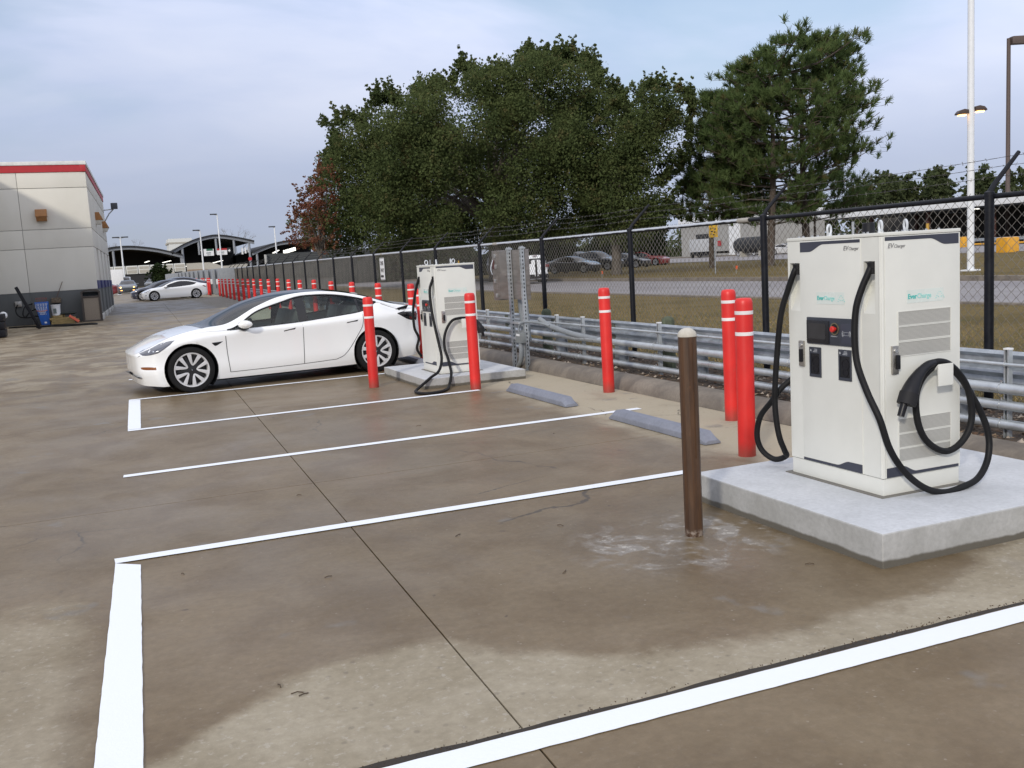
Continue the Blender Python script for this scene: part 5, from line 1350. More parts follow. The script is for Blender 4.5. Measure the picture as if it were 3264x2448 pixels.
bx = empty('hoop_game_box', (-2.48, 40.62, zb(-2.5, 40.6)), label='bright blue upright box printed with a basketball net', cat='box')
M_BLUEB = pm('blue_card', (.012, .10, .42), .5, var=.1); 
MB().prism([(-.26, .86), (.21, .86), (.20, 0), (-.09, 0)], -.22, .22, 'xz').build('carton', M_BLUEB, bx, bevel=.01)
b = MB()
rx = random.Random(4)
for i in range(9):
    x0 = -.20+i*.045
    b.tube([(x0, -.226, .82), (x0+.03*(1 if i % 2 else -1), -.226, .66), (-.0+(x0)*.55, -.226, .48), (x0*.5+.03*(-1 if i % 2 else 1), -.226, .38)], .008, 4); b.tube([(x0+.03, -.226, .80), (x0-.03, -.226, .70), (x0*.8+.03, -.226, .60), (x0*.6-.02, -.226, .46)], .006, 4)
b.build('net_print', pm('net_white', (.55, .60, .70), .6), bx, smooth=False)
MB().tube([(-.02+.18*math.cos(t), -.228, .555+.035*math.sin(t)) for t in np.linspace(PI, 2*PI, 12)], .014, 5).build('rim_print', pm('rim_orange', (.55, .13, .06), .6), bx)
b = MB(); b.tube([(-.02+.20*math.cos(t), .02+.16*math.sin(t), .99+.02*math.sin(t)) for t in np.linspace(0, 2*PI, 20, endpoint=False)], .010, 5, closed=True)
for t in np.linspace(0, 2*PI, 10, endpoint=False): b.tube([(-.02+.20*math.cos(t), .02+.16*math.sin(t), .99), (-.02+.15*math.cos(t+.2), .02+.12*math.sin(t+.2), .86)], .006, 4)
b.build('hoop', pm('hoop_rust', (.22, .07, .05), .6), bx, smooth=False)
MB().box(.02, .10, -.228, -.224, .06, .12).build('white_label', M_WHITE, bx)

bk = empty('white_bucket', (-2.03, 40.45, zb(-2, 40.4)+.33), label='white plastic bucket with a grey label standing on the timber pile', cat='bucket')
MB().lathe([(.001, 0), (.14, 0), (.165, .37), (.175, .37), (.175, .40), (.001, .40)], 18, cap=False).build('pail', M_WHITE, bk, sharp=30)
MB().box(-.09, .02, -.166, -.158, .09, .26).build('label', pm('bucket_label', (.13, .16, .155), .6), bk)

tm = empty('timber_pile', (-1.75, 40.55, zb(-1.8, 40.5)), label='low pile of yellowish timber offcuts beside the litter bin', cat='timber pile')
M_TIM = pm('yellow_timber', (.32, .235, .10), .8, var=.25, scale=6, stretch=(1, 6, 6))
rp = random.Random(9)
for k in range(16):
    z = .0+.082*(k//4); x0 = -.50+rp.uniform(-.04, .08)+(.05 if k > 11 else 0); L_ = rp.uniform(.7, .98) if k < 12 else rp.uniform(.3, .6); y0 = -.25+.13*(k % 4)
    MB().box(0, L_, 0, .115, 0, .078, M=Matrix.Translation((x0, y0, z)) @ Matrix.Rotation(rp.uniform(-.05, .05), 4, 'Z')).build('timber', M_TIM, tm, bevel=.004)
o = tag(MB().lathe([(.001, 0), (.12, .0), (.18, .05), (.14, .10), (.05, .115), (.001, .115)], 12, cap=False).build('dark_sack', pm('dark_green_sack', (.015, .02, .017), .8), None), 'dark crumpled sack lying on top of the timber pile', 'sack')
o.location = (-1.62, 40.42, zb(-1.6, 40.4)+.33); o.scale = (1.7, .9, .9)
o = tag(MB().box(-.20, .20, -.03, .03, -.05, .05).build('orange_board', pm('orange_plastic', (.55, .09, .035), .5), None, bevel=.015), 'short orange board leaning on the timber pile', 'board')
o.location = (-1.43, 40.08, zb(-1.4, 40)+.17); o.rotation_euler = (R(-20), R(38), 0)
pl = empty('leaning_beam', (-2.45, 37.6, zb(-2.5, 37.6)), label='long dark steel beam leaning at a steep angle by the blue box', cat='beam')
Mp = Matrix.Rotation(R(-22), 4, 'Y')
MB().box(-.055, .055, -.10, -.085, 0, 1.60, M=Mp).box(-.055, -.04, -.085, .085, 0, 1.60, M=Mp).build('channel', M_BLACKP, pl, bevel=.004)
MB().box(-.039, .05, -.084, -.07, .95, 1.55, M=Mp).box(-.039, .05, -.084, -.07, .15, .6, M=Mp).build('steel_face', pm('scuffed_steel', (.22, .21, .20), .5, .4), pl)
o = tag(MB().box(-.012, .012, -.012, .012, 0, .66).build('stick', pm('old_stick', (.12, .07, .05), .8), None), 'thin reddish stick leaning on the wall above the bucket', 'stick')
o.location = (-2.0, 41.2, zb(-2, 41)+.97); o.rotation_euler = (0, R(24), 0)
o = tag(MB().box(-.17, .17, -.09, .09, 0, .20).build('wall_bracket', pm('bracket_brown', (.13, .10, .07), .8, var=.5, scale=14), None, bevel=.02), 'small rusty bracket fixed to the grey wall above the bucket', 'bracket')
o.location = (-2.02, 41.2, zb(-2, 41)+.78)
ct = empty('black_crates', (-3.62, 33.6, zb(-3.6, 33.6)), label='stack of black plastic crates at the left edge with pale tags', cat='crates')
for k in range(3):
    c_ = MB().box(-.45, .48, -.35, .35, .02+.235*k, .02+.235*k+.225).build('crate', M_BLACKP, ct, bevel=.03)
    MB().box(.20-.02*k, .29-.02*k, -.362, -.35, .07+.235*k, .17+.235*k).build('crate_tag', M_WHITE, c_)
o = tag(MB().lathe([(.001, -.10), (.07, -.09), (.115, -.03), (.12, .03), (.08, .09), (.001, .10)], 14, cap=False).build('plastic_jug', M_WHITE, None), 'round white plastic jug beside the black crates', 'jug')
o.location = (-3.30, 35.0, zb(-3.2, 35)+.62); o.rotation_euler = (R(80), 0, R(20))
hp = [(-3.6, 39.6, .02), (-3.0, 39.2, .03), (-2.5, 38.9, .02), (-1.9, 38.6, .04), (-1.3, 38.3, .02), (-.8, 37.9, .03), (-.62, 37.5, .02), (-1.0, 37.3, .03), (-1.6, 37.6, .02), (-2.2, 37.9, .04), (-2.6, 38.2, .02), (-2.1, 38.4, .05), (-1.5, 38.0, .02)]
o = tag(MB().tube([(p.x, p.y, p.z+zb(-2, 38)+.01) for p in catmull(hp, 6)], .026, 6).build('hose', M_BLACK, None), 'black hose lying in loose loops before the timber pile', 'hose')
for pts, lab in (([(-3.35, 40.9, .80), (-3.42, 40.9, .55), (-3.3, 40.8, .35), (-3.0, 40.7, .30), (-2.75, 40.7, .34), (-2.55, 40.6, .30)], 'black cable sagging along the grey wall left of the blue box, lower one'), ([(-2.85, 41.2, .80), (-3.1, 41.1, .72), (-3.2, 41.0, .45), (-3.12, 40.9, .32), (-2.95, 40.9, .50), (-2.7, 40.9, .62), (-2.6, 40.9, .64)], 'black cable looping from the outlet on the grey wall')):
    tag(MB().tube([(p.x, p.y, p.z+.16) for p in catmull(pts, 6)], .022, 6).build('wall_cable', M_BLACK, None), lab, 'cable')

# ------------------------------------------------------------------ grey charging cabinets in the distance
M_CABG = pm('cabinet_grey', (.27, .285, .30), .55, var=.08)
gc = 'grey power cabinets along the fence end'
for k in range(14):
    y = 69+k*4.2; x = 6.85-.012*(y-69)
    r_ = empty('power_cabinet', (x, y, zg(x, y)-.03), 0, 'grey power cabinet in the long row beyond the far bollards, %s from the near end' % order[k], 'power cabinet', gc)
    MB().box(-.0, 1.0, 0, 3.6, 0, 1.86).build('housing', M_CABG, r_, bevel=.02)
    MB().box(-.02, 0, .15, 1.7, .1, 1.75).build('cabinet_door', M_CABG, r_, bevel=.006); MB().box(-.02, 0, 1.9, 3.45, .1, 1.75).build('cabinet_door', M_CABG, r_, bevel=.006)
    MB().box(-.20, -.03, .4, .9, .78, 1.14).build('white_box', M_WHITE, r_, bevel=.01)
    if k < 9: MB().tube(catmull([(-.12, 1.3, 1.1), (-.12, 1.3, 1.55), (-.12, 1.55, 1.78), (-.12, 1.8, 1.55), (-.12, 1.8, .5)], 5), .035, 6).build('cable_arch', M_DGREY, r_)
for k in range(7):
    y = 72.3+k*4.2
    o = copy_tree(proto); x = 6.35-.012*(y-69)
    o.location = (x, y, zg(x, y)); tag(o, 'small far red bollard in front of the grey power cabinets, %s along' % order[k], 'bollard', 'red bollards')

# ------------------------------------------------------------------ dark screen wall beyond the fence
M_SCR = pm('screen_wall_dark', (.045, .05, .052), .8, local=False); M_SCRL = pm('screen_wall_base', (.13, .13, .13), .85, local=False)
sw_ = empty('screen_wall', (11.3, 60, 0), label='long dark grey corrugated screen wall beyond the far end of the fence', cat='wall')
MB().box(0, .2, -6, 70, -.1, 1.15).build('wall_base', M_SCRL, sw_)
for k in range(19): MB().box(-.04, .16, -6+4*k+.03, -6+4*k+3.97, 1.16, 1.95).build('wall_panel', M_SCR, sw_, bevel=.01)
sw2 = empty('tall_screen', (14.7, 100, 0), label='tall plain dark green screen rising above the fence at the oak edge', cat='wall')
for k in range(4): MB().box(k*3.0, k*3.0+2.96, 0, .2, 0, 3.45).build('screen_panel', M_SCR, sw2, bevel=.01)
MB().cyl((-.25, -.3, 0), (-.25, -.3, 3.4), .13, n=8).build('screen_post', M_GREYL, sw2)

# ------------------------------------------------------------------ vaulted toll and parking structures far away
K = 4/3
def gz(z): return 1.615+(z-1.615)*K
YG = 240
M_VAULT = pm('vault_dark', (.022, .023, .026), .8); M_VEDGE = pm('vault_edge_steel', (.25, .27, .30), .5, .2); M_CONCF = pm('far_concrete', (.42, .40, .35), .85, local=False)
M_LAMPW = NT('lit_tube'); M_LAMPW.set(col=(1, .98, .9), emit=(1, .97, .88), es=2.2); M_LAMPW = M_LAMPW.m
def vault(label, pts, depth, under, base, lamps, cols):
    """pts (x,z) top line of the arch, in true metres"""
    r_ = empty('vaulted_hall', (0, YG, 0), label=label, cat='vaulted hall', group='vaulted halls in the distance')
    top = catmull([(p[0]*K, 0, gz(p[1])) for p in pts], 5)
    ed = MB(); ed.prism([(p.x, p.z) for p in top]+[(p.x, p.z-under) for p in reversed(top)], -.4, .4, 'xz'); ed.build('roof_edge', M_VEDGE, r_)
    rf = MB(); rf.prism([(p.x, p.z+.12) for p in top]+[(p.x, p.z-.12) for p in reversed(top)], -.9, depth, 'xz'); rf.build('roof', M_VAULT, r_)
    x0, x1 = top[0].x, top[-1].x
    MB().prism([(p.x, p.z-.1) for p in top]+[(x1, base), (x0, base)], depth-.5, depth, 'xz').build('back_wall', M_VAULT, r_)
    for (x, zt, zb_) in cols: MB().cyl((x*K, .0, gz(zb_)), (x*K, .0, gz(zt)), .28, n=8).build('column', M_VEDGE, r_)
    rl_ = random.Random(len(label))
    for (xa, xb, z, n_) in lamps:
        for i in range(n_):
            x = (xa+(xb-xa)*(i+.5)/n_)*K; MB().box(x-.25, x+.25, depth*.35+2.5*i, depth*.35+2.5*i+.6, gz(z)+.12*i, gz(z)+.12*i+.14).build('tube_lamp', M_LAMPW, r_)
    return r_
v1 = vault('middle arched hall with hanging white signs, highest of the three', [(10.2, 6.2), (11.94, 7.16), (14.0, 8.0), (15.7, 8.43), (17.4, 8.68), (19.1, 8.56), (20.8, 8.24), (22.45, 7.85), (24.3, 7.34)], 40, .75, .3, [(13, 16, 3.6, 7), (17.5, 21, 3.9, 7)], [(12.0, 7.1, .5), (14.8, 7.8, 5.4), (17.75, 8.1, 5.3), (20.8, 7.86, 5.3), (23.4, 7.3, .5)])
v2 = vault('left arched hall half hidden by the store', [(-3, 6.3), (0.07, 7.25), (2.13, 7.45), (4.18, 7.38), (7.34, 6.88), (9.72, 6.25), (11.94, 5.53)], 40, .75, .3, [(6, 7, 4.7, 4), (9, 11, 4.5, 5)], [(.8, 7.0, .4), (11.7, 5.5, .5)])
v3 = vault('right arched hall partly behind the oak', [(23.8, 5.35), (25.77, 6.13), (28.48, 6.88), (32.07, 7.15), (35, 7.0), (40, 6.2)], 40, .75, .3, [(29, 33, 5.2, 10)], [(24.6, 5.6, 1.0)])
b = [MB().box((22.0+.55*i)*K, (22.3+.55*i)*K, .2, .6, gz(5.1+.13*i), gz(6.2+.07*i)).build('louvre', M_WHITE, v1) for i in range(3)]
for i in range(6): MB().box((29.6+.62*i)*K, (30.05+.62*i)*K, 2+2*i, 2.4+2*i, gz(4.85+.12*i), gz(5.45+.12*i)).build('skylight', M_LAMPW, v3)
for i, (x0, x1, z0, z1, mt, lab) in enumerate(((15.33, 17.02, 5.09, 6.27, pm('sign_green', (.03, .13, .075), .5), 'white sign board with green header hung under the middle arch'), (17.54, 19.26, 5.14, 6.25, M_REDB, 'white sign board with red header and arrow under the middle arch'))):
    s_ = empty('hanging_sign', (0, YG-3, 0), label=lab, cat='sign', group='signs under the middle arch'); z0, z1 = gz(z0), gz(z1); x0, x1 = x0*K, x1*K
    MB().box(x0, x1, 0, .12, z0, z1).build('board', M_WHITE, s_); h = (z1-z0)
    MB().box(x0+(x1-x0)*(.28 if i == 0 else 0), x1-(x1-x0)*(.08 if i == 0 else 0), -.03, .0, z1-h*.27, z1).build('header', mt, s_)
    MB().box(x0+(x1-x0)*.25, x0+(x1-x0)*.72, -.02, .0, z0+h*.34, z0+h*.50).build('print_line', pm('print_grey', (.2, .24, .24), .6), s_); MB().box(x0+(x1-x0)*.3, x0+(x1-x0)*.68, -.02, .0, z0+h*.10, z0+h*.18).build('print_line', M_DGREY, s_)
    ax = x0-.45 if i == 0 else x1+.45
    a_ = MB()
    if i == 0: a_.prism([(ax-.28, z1-.35), (ax, z1), (ax+.28, z1-.35), (ax+.1, z1-.35), (ax+.1, z1-.8), (ax-.1, z1-.8), (ax-.1, z1-.35)], -.02, 0, 'xz')
    else: a_.prism([(ax+.35, z1-.55), (ax, z1-.2), (ax, z1-.45), (ax-.25, z1-.45), (ax-.25, z1-.65), (ax, z1-.65), (ax, z1-.9)], -.02, 0, 'xz')
    MB().box(ax-.4, ax+.45, 0, .1, z1-1.0, z1+.1).build('arrow_board', M_VAULT, s_)
    a_.build('arrow', M_WHITE, s_)
# white panel parapet and bridge
KP = 215/165; Yp = 215
def pz(z): return 1.615+(z-1.615)*KP
pp = empty('panel_parapet', (0, Yp, 0), label='long white panelled parapet wall in front of the left arched hall', cat='parapet')
n_ = 8
for i in range(n_):
    x0, x1 = (-3+14.3*i/n_)*KP, (-3+14.3*(i+1)/n_)*KP-.12
    MB().box(x0, x1, 0, .2, pz(2.62), pz(3.9)).build('parapet_panel', M_CAP if i != 2 else M_CAP, pp, bevel=.03); MB().box(x0+.18, x1-.18, -.05, .0, pz(2.75), pz(3.2)).build('mesh_infill', M_CONCF, pp); MB().box(x0+.18, x1-.18, -.05, .0, pz(3.32), pz(3.75)).build('mesh_infill', M_CONCF, pp)
MB().box(-4*KP, 11.4*KP, .3, 6, .2, pz(2.6)).build('dark_opening', M_VAULT, pp)
for x in (9.0, 10.7): MB().box(x*KP, (x+.5)*KP, -.1, .29, .2, pz(2.6)).build('pillar', M_CONCF, pp)
cw_ = empty('concrete_ramp', (0, 195, 0), label='curved pale concrete ramp wall right of the white parapet', cat='ramp')
kk = 195/150; q = [(10.4, 3.62), (13.58, 3.6), (14.4, 3.4), (15.3, 2.96), (16.3, 2.98), (17.4, 3.1), (19, 3.1)]
MB().prism([(a*kk, 1.615+(z-1.615)*kk) for a, z in q]+[(19*kk, .3), (10.4*kk, .3)], 0, .8, 'xz').build('ramp_wall', M_CONCF, cw_)
MB().prism([(10.4*kk, 1.615+1.1*kk), (13.2*kk, 1.615+1.05*kk), (14.6*kk, 1.615+.6*kk), (15*kk, .3), (10.4*kk, .3)], -.15, -.01, 'xz').build('ramp_face', pm('ramp_tan', (.27, .20, .14), .85), cw_)
wb = empty('white_block', (0, 300, 0), label='pale flat roofed block peeping over the middle arch', cat='building'); kk = 300/190
MB().box(10.4*kk, 14.5*kk, 0, 12, .2, 1.615+(8.75-1.615)*kk).build('block_wall', M_CAP, wb); MB().box(10.2*kk, 14.6*kk, -.1, 12.1, 1.615+6.2*kk, 1.615+6.5*kk).build('band', M_CONCF, wb)
# white box truck body by the store corner
bt = empty('box_trailer', (.55, 128, zg(0, 128)), label='white box trailer seen end on beyond the grey sedan', cat='trailer')
MB().box(-.9, .85, 0, 6, .9, 2.75).build('trailer_body', M_WHITE, bt, bevel=.03)
for x in (-.75, .6): MB().lathe([(.001, -.1), (.42, -.1), (.42, .1), (.001, .1)], 14, (x+.05, .8, .42), 'x', cap=False).build('wheel', M_TYRE, bt)
MB().box(-.7, .65, .3, 5.8, .75, .89).build('chassis', M_BLACKP, bt)
# round stop sign and posts
ss = empty('stop_sign', (30.2, 233, .3), label='tiny red sign on a post right of the middle arch', cat='sign')
MB().cyl((0, 0, 0), (0, 0, 4.4), .06, n=6).build('post', M_GALV, ss); MB().lathe([(.45, -.02), (.45, .02)], 8, (0, -.08, 4.7), 'y').build('plate', M_REDB, ss)

# ------------------------------------------------------------------ lamp posts
M_POLEW = pm('white_pole_paint', (.72, .74, .76), .45, var=.04)
def light_pole(x, y, z1, arms, label, r=.11, mat=M_POLEW, z0=None):
    r_ = empty('light_pole', (x, y, zg(x, y) if z0 is None else z0), label=label, cat='light pole', group='tall light poles')
    MB().cyl((0, 0, 0), (0, 0, z1), r*1.25, r*.8, 10).build('pole', mat, r_)
    for (dx, dy, w) in arms:
        MB().tube([(0, 0, z1-.1), (dx*.6, dy*.6, z1)], .05, 6).build('arm', mat, r_)
        MB().box(dx*.55-w/2, dx*.55+w/2, -.16, .16, z1-.06, z1+.10).build('lamp_head', M_DGREY, r_, bevel=.03)
    return r_
for i, (x, y, zt, ar, lab) in enumerate(((1.68, 140, 7.35, [(-1.0, 0, .9), (1.0, 0, .9)], 'slim white pole with a double lamp head in front of the left arch'), (11.85, 140, 7.95, [(-.9, 0, .9)], 'slim white pole with single lamp, left one before the middle arch'), (14.3, 140, 10.1, [(-.9, 0, .9)], 'slim white pole with single lamp, right one before the middle arch'), (21.85, 140, 8.2, [(-.6, 0, .9)], 'slim white pole with single lamp before the right arch'))):
    light_pole(x, y, zt-.3, ar, lab, .10)
# big mast beyond the fence with two lit lamps low on it
ms = empty('lamp_mast', (30.29, 27.9, .1), label='thick white lamp mast with two lit amber floodlights beyond the near charger', cat='lamp mast')
MB().cyl((0, 0, 0), (0, 0, 22), .13, .10, 18).build('mast', M_POLEW, ms)
MB().box(-.25, .25, -.25, .25, -.05, .06).build('base_plate', M_POLEW, ms, bevel=.01)
ax = Vector((rt.x, rt.y, 0)).normalized()
for sg_ in (-1, 1):
    c0 = ax*(.12*sg_); c1 = ax*(.32*sg_)
    z = 5.92+.05*sg_
    a = math.atan2(ax.y, ax.x)
    M_ = Matrix.Translation(tuple(c1)[:2]+(z,)) @ Matrix.Rotation(a, 4, 'Z') @ Matrix.Diagonal((sg_*.72, .72, .8, 1))
    b = MB().prism([(-.27, .16), (-.05, .20), (.20, .14), (.32, .02), (.33, -.05), (.26, -.05), (-.27, -.02)], -.20, .20, 'xz'); b.v = [tuple(M_ @ Vector(p)) for p in b.v]
    hd = b.build('lamp_head', pm('lamp_brown', (.06, .04, .032), .5), ms, bevel=.03)
    b = MB().box(-.14, .20, -.15, .15, -.115, -.045); b.v = [tuple(M_ @ Vector(p)) for p in b.v]
    b.build('lamp_glass', M_LIT2 if 'M_LIT2' in globals() else (lambda: (globals().__setitem__('M_LIT2', (lambda n: (n.set(col=(1, .7, .3), emit=(1, .50, .16), es=5.0), n.m)[1])(NT('sodium_lamp'))), globals()['M_LIT2'])[1])(), hd, bevel=.02)
# dark brown pole at the right edge
bp = empty('light_pole', (107.3, 93.0, 0), label='tall dark brown light pole at the right edge of the view', cat='light pole', group='tall light poles')
M_BRP = pm('brown_pole_paint', (.085, .06, .05), .6)
MB().cyl((0, 0, 0), (0, 0, 25.3), .30, .24, 10).build('pole', M_BRP, bp)
b = MB().box(.2, 3.4, -.6, .6, 24.5, 25.5); a = math.atan2(ax.y, ax.x); Rz = Matrix.Rotation(a, 4, 'Z'); b.v = [tuple(Rz @ Vector(p)) for p in b.v]; b.build('lamp_head', M_BRP, bp, bevel=.3)

# ------------------------------------------------------------------ across the road: canopy, white building, yellow posts
cn = empty('white_canopy', (95, 60, 0), label='long flat white canopy over a dark bay beyond the second road', cat='canopy')
MB().box(0, 16, -30, 54, 4.45, 5.28).build('fascia', M_WHITE, cn, bevel=.03)
MB().box(.3, 15.7, -29.7, 53.7, 4.30, 4.44).build('soffit', M_DGREY, cn)
for y in (-24, -14, -4, 6, 16, 26, 36, 46):
    MB().box(2.0, 2.4, y, y+.4, 0, 4.3).build('column', pm('rust_red_column', (.09, .04, .035), .7) if y == -24 else bpy.data.materials['rust_red_column'], cn)
    MB().box(13, 13.4, y+3, y+3.4, 0, 4.3).build('column', bpy.data.materials['rust_red_column'], cn)
for k, (x, y) in enumerate([(3, -20), (3, -12), (4, -3), (6, 2), (3, 5), (3, 9), (5, 12), (4, 22), (3, 30), (7, 18)]):
    MB().box(x, x+1.2, y, y+.5, 4.20, 4.29).build('canopy_lamp', M_LAMPW, cn)
MB().box(15.8, 16.2, -34, 60, 0, 4.3).build('back_wall', pm('dim_back_wall', (.06, .055, .05), .85, var=.5, scale=.35), cn)
for k, (y, lab) in enumerate(((50, 'left'), (44, 'middle'), (33, 'right'))): pass
def rail_run(x, y0, y1, label):
    r_ = empty('far_guard_rail', (x, y0, 0), label=label, cat='guard rail')
    MB().box(0, .1, 0, y1-y0, .45, .78).build('beam', M_GALV, r_)
    y = 0
    while y < y1-y0: MB().box(.1, .25, y, y+.15, 0, .8).build('beam_post', M_GALV, r_); y += 3.8
rail_run(88, 40, 130, 'distant grey guard rail in front of the white canopy')
for x, y, lab, s_ in ((54.25, 47.0, 'large square yellow post at the road edge right of the mast', 1.0), (80.0, 74.6, 'square yellow post farther off left of the white mast', 1.0)):
    yp_ = tag(MB().box(-.55, .55, -.45, .45, 0, 1.08).build('yellow_post', pm('safety_yellow', (.72, .36, .03), .5, var=.08), None, bevel=.14), lab, 'yellow post', 'yellow posts'); yp_.location = (x, y, 0)
yb_ = tag(MB().box(-30, 30, -.1, .1, .15, .30).build('yellow_barrier', bpy.data.materials['safety_yellow'], None), 'low yellow barrier rail along the far side of the second road', 'barrier'); yb_.location = (84, 84, 0); yb_.rotation_euler = (0, 0, R(90))
wb = empty('plant_building', (88, 118, 0), label='pale industrial building with white door seen through the fence left of the pine', cat='building')
M_SHED = pm('shed_grey', (.34, .335, .32), .7, local=False)
MB().box(0, 14, 3.5, 22, 0, 5.0).build('wall', M_SHED, wb); MB().box(-.3, 14.3, 3.2, 22.4, 5.0, 6.5).build('parapet', M_WHITE, wb, bevel=.05)
MB().box(-.12, 0, 5.6, 8.4, 0, 5.0).build('roller_door', M_WHITE, wb); MB().box(-.1, 0, 14, 17.5, .2, 3.6).build('dark_doorway', M_VAULT, wb)
MB().cyl((4, 5.6, 6.5), (4, 5.6, 7.4), .55, n=12).cyl((4, 5.6, 7.4), (4, 5.6, 7.6), .8, n=12).build('roof_vent', M_BOLT, wb); MB().cyl((4, 9, 6.5), (4, 9, 7.5), .08, n=6).build('roof_pipe', M_GALV, wb)
MB().box(-.16, -.12, 10.5, 11.4, 1.6, 2.4).build('red_notice', M_REDB, wb)
tr = empty('grey_trailer', (80, 122.2, 0), label='grey box trailer parked among trees beyond the road', cat='trailer')
MB().box(0, 2.5, 0, 3.0, .9, 2.75).build('trailer_body', pm('trailer_grey', (.45, .46, .47), .5), tr, bevel=.03); MB().box(.1, 2.4, .1, 2.9, .35, .89).build('chassis', M_BLACKP, tr)
for y in (.5, 2.4): MB().lathe([(.001, -.1), (.4, -.1), (.4, .1), (.001, .1)], 12, (.1, y, .4), 'x', cap=False).build('wheel', M_TYRE, tr)
tk = empty('black_tank', (76, 104, 0), label='dark horizontal tank beside the pale building behind the pine trunk', cat='tank')
MB().lathe([(.001, -3.5), (.8, -3.3), (1.0, -2.8), (1.0, 2.8), (.8, 3.3), (.001, 3.5)], 16, (0, 0, 1.5), 'y', cap=False).build('tank_shell', M_VAULT, tk)
for y in (-2, 2): MB().box(-.6, .6, y-.2, y+.2, 0, .8).build('saddle', M_CONCF, tk)
ys_ = empty('yellow_sign', (31.1, 46.1, .1), label='yellow warning sign on a thin post beyond the road', cat='sign')
MB().cyl((0, 0, -.1), (0, 0, 2.6), .03, n=8).build('post', M_GALV, ys_)
M_YS = pm('sign_yellow', (.60, .36, .03), .5)
MB().box(-.075, -.04, -.40, .40, 2.0, 2.66).build('plate', M_YS, ys_, bevel=.005)
b = MB()
rp = random.Random(2)
for (y, z, w, h) in ((.22, 2.48, .12, .07), (.0, 2.5, .1, .06), (-.2, 2.45, .12, .08), (.1, 2.33, .2, .06), (-.15, 2.28, .14, .07), (.2, 2.18, .1, .06), (-.05, 2.14, .16, .06)): b.box(-.08, -.075, y-w/2, y+w/2, z-h/2, z+h/2)
b.build('sign_print', M_BLACKP, ys_)
for x, y, lab in ((30.5, 43.3, 'tiny orange marker flag in the verge near the yellow sign'), (27.6, 53.0, 'tiny orange marker flag in the verge left of the oak trunk')):
    f_ = empty('marker_flag', (x, y, .1), label=lab, cat='marker flag', group='orange marker flags')
    MB().cyl((0, 0, 0), (0, 0, .42), .012, n=5).build('flag_stem', M_GALV, f_); MB().box(-.02, .0, -.15, .0, .24, .42).build('flag', pm('flag_orange', (.75, .13, .04), .6), f_)
for k, (y, x) in enumerate(((100, 95), (108, 96), (116, 96))): 
    o = make_car(['dark suv under the white canopy', 'white sedan beside the pale building', 'grey suv by the pale building'][k], car_paint('far_paint', [(.03, .03, .035), (.6, .6, .6), (.2, .2, .2)][k]), detail=False, suv=k != 1, group='vehicles beyond the fence'); place(o, x-14, y-6, R(100), 1.05); o.location.z = .03
# ------------------------------------------------------------------ trees
FH = np.array([math.sin(YAW), math.cos(YAW)]); RH = np.array([math.cos(YAW), -math.sin(YAW)])
def leaf_mat(name, a, b, c=None, tr=.38):
    n = NT(name); v = n.pos(); f = n.noise(.55, 4, .6); g = n.noise(3.5, 4, .7)
    col = n.mix(n.rng(n.M('ADD', n.M('MULTIPLY', f, .5), n.M('MULTIPLY', g, .5)), .35, .62), a, b)
    if c: col = n.mix(n.rng(n.noise(.9, 4, .6), .56, .68), col, c)
    n.set(col=col, rough=.75, spec=.06)
    t = n.t.nodes.new('ShaderNodeBsdfTranslucent'); n.put(t.inputs[0], col); mx = n.t.nodes.new('ShaderNodeMixShader'); mx.inputs[0].default_value = tr
    n.t.links.new(n.b.outputs[0], mx.inputs[1]); n.t.links.new(t.outputs[0], mx.inputs[2]); n.t.links.new(mx.outputs[0], n.out.inputs[0])
    return n.m
M_OAK = leaf_mat('oak_leaves', (.050, .073, .027), (.118, .145, .054), (.14, .128, .055)); M_PINE = leaf_mat('pine_needles', (.056, .092, .032), (.13, .175, .064), (.15, .135, .058))
M_REDL = leaf_mat('red_autumn_leaves', (.17, .06, .04), (.25, .12, .07), (.17, .13, .08)); M_FAR = leaf_mat('far_foliage', (.045, .062, .030), (.095, .115, .05)); M_BUSH = leaf_mat('bush_foliage', (.016, .028, .012), (.04, .058, .022))
M_BARK = pm('oak_bark', (.10, .085, .07), .9, var=.4, scale=4, bump=.6, bscale=10, stretch=(3, 3, .6)); M_PBARK = pm('pine_bark', (.075, .058, .046), .9, var=.4, scale=4, bump=.6, bscale=10, stretch=(3, 3, .6))

def inpoly(P, x, y):
    n = len(P); c = False; j = n-1
    for i in range(n):
        if (P[i][1] > y) != (P[j][1] > y) and x < (P[j][0]-P[i][0])*(y-P[i][1])/(P[j][1]-P[i][1])+P[i][0]: c = not c
        j = i
    return c
def edge_dist(P, x, y):
    d = 1e9
    for i in range(len(P)):
        a, b = np.array(P[i]), np.array(P[(i+1) % len(P)]); ab = b-a; t = np.clip(((x, y)-a)@ab/(ab@ab+1e-9), 0, 1); d = min(d, np.hypot(*(a+ab*t-(x, y))))
    return d
def quads(centers, size, rng, upbias=.3, aspect=.7):
    """one bent leaf-cluster quad per centre"""
    n = len(centers); a = rng.normal(size=(n, 3)); a[:, 2] += upbias*0; a /= np.linalg.norm(a, axis=1)[:, None]
    b = rng.normal(size=(n, 3)); b -= (b*a).sum(1)[:, None]*a; b /= np.linalg.norm(b, axis=1)[:, None]
    s = (size*rng.uniform(.6, 1.35, n))[:, None]
    u, v = a*s, b*s*aspect
    V = np.stack([centers-u, centers-v*.9+u*.1, centers+u, centers+v*.9+u*.1], 1).reshape(-1, 3)
    return V, np.arange(4*n).reshape(n, 4)
def W3(lat, dep, z): 
    lat, dep, z = np.asarray(lat, float), np.asarray(dep, float), np.asarray(z, float)
    return np.stack([RH[0]*lat+FH[0]*dep, RH[1]*lat+FH[1]*dep, z], -1)
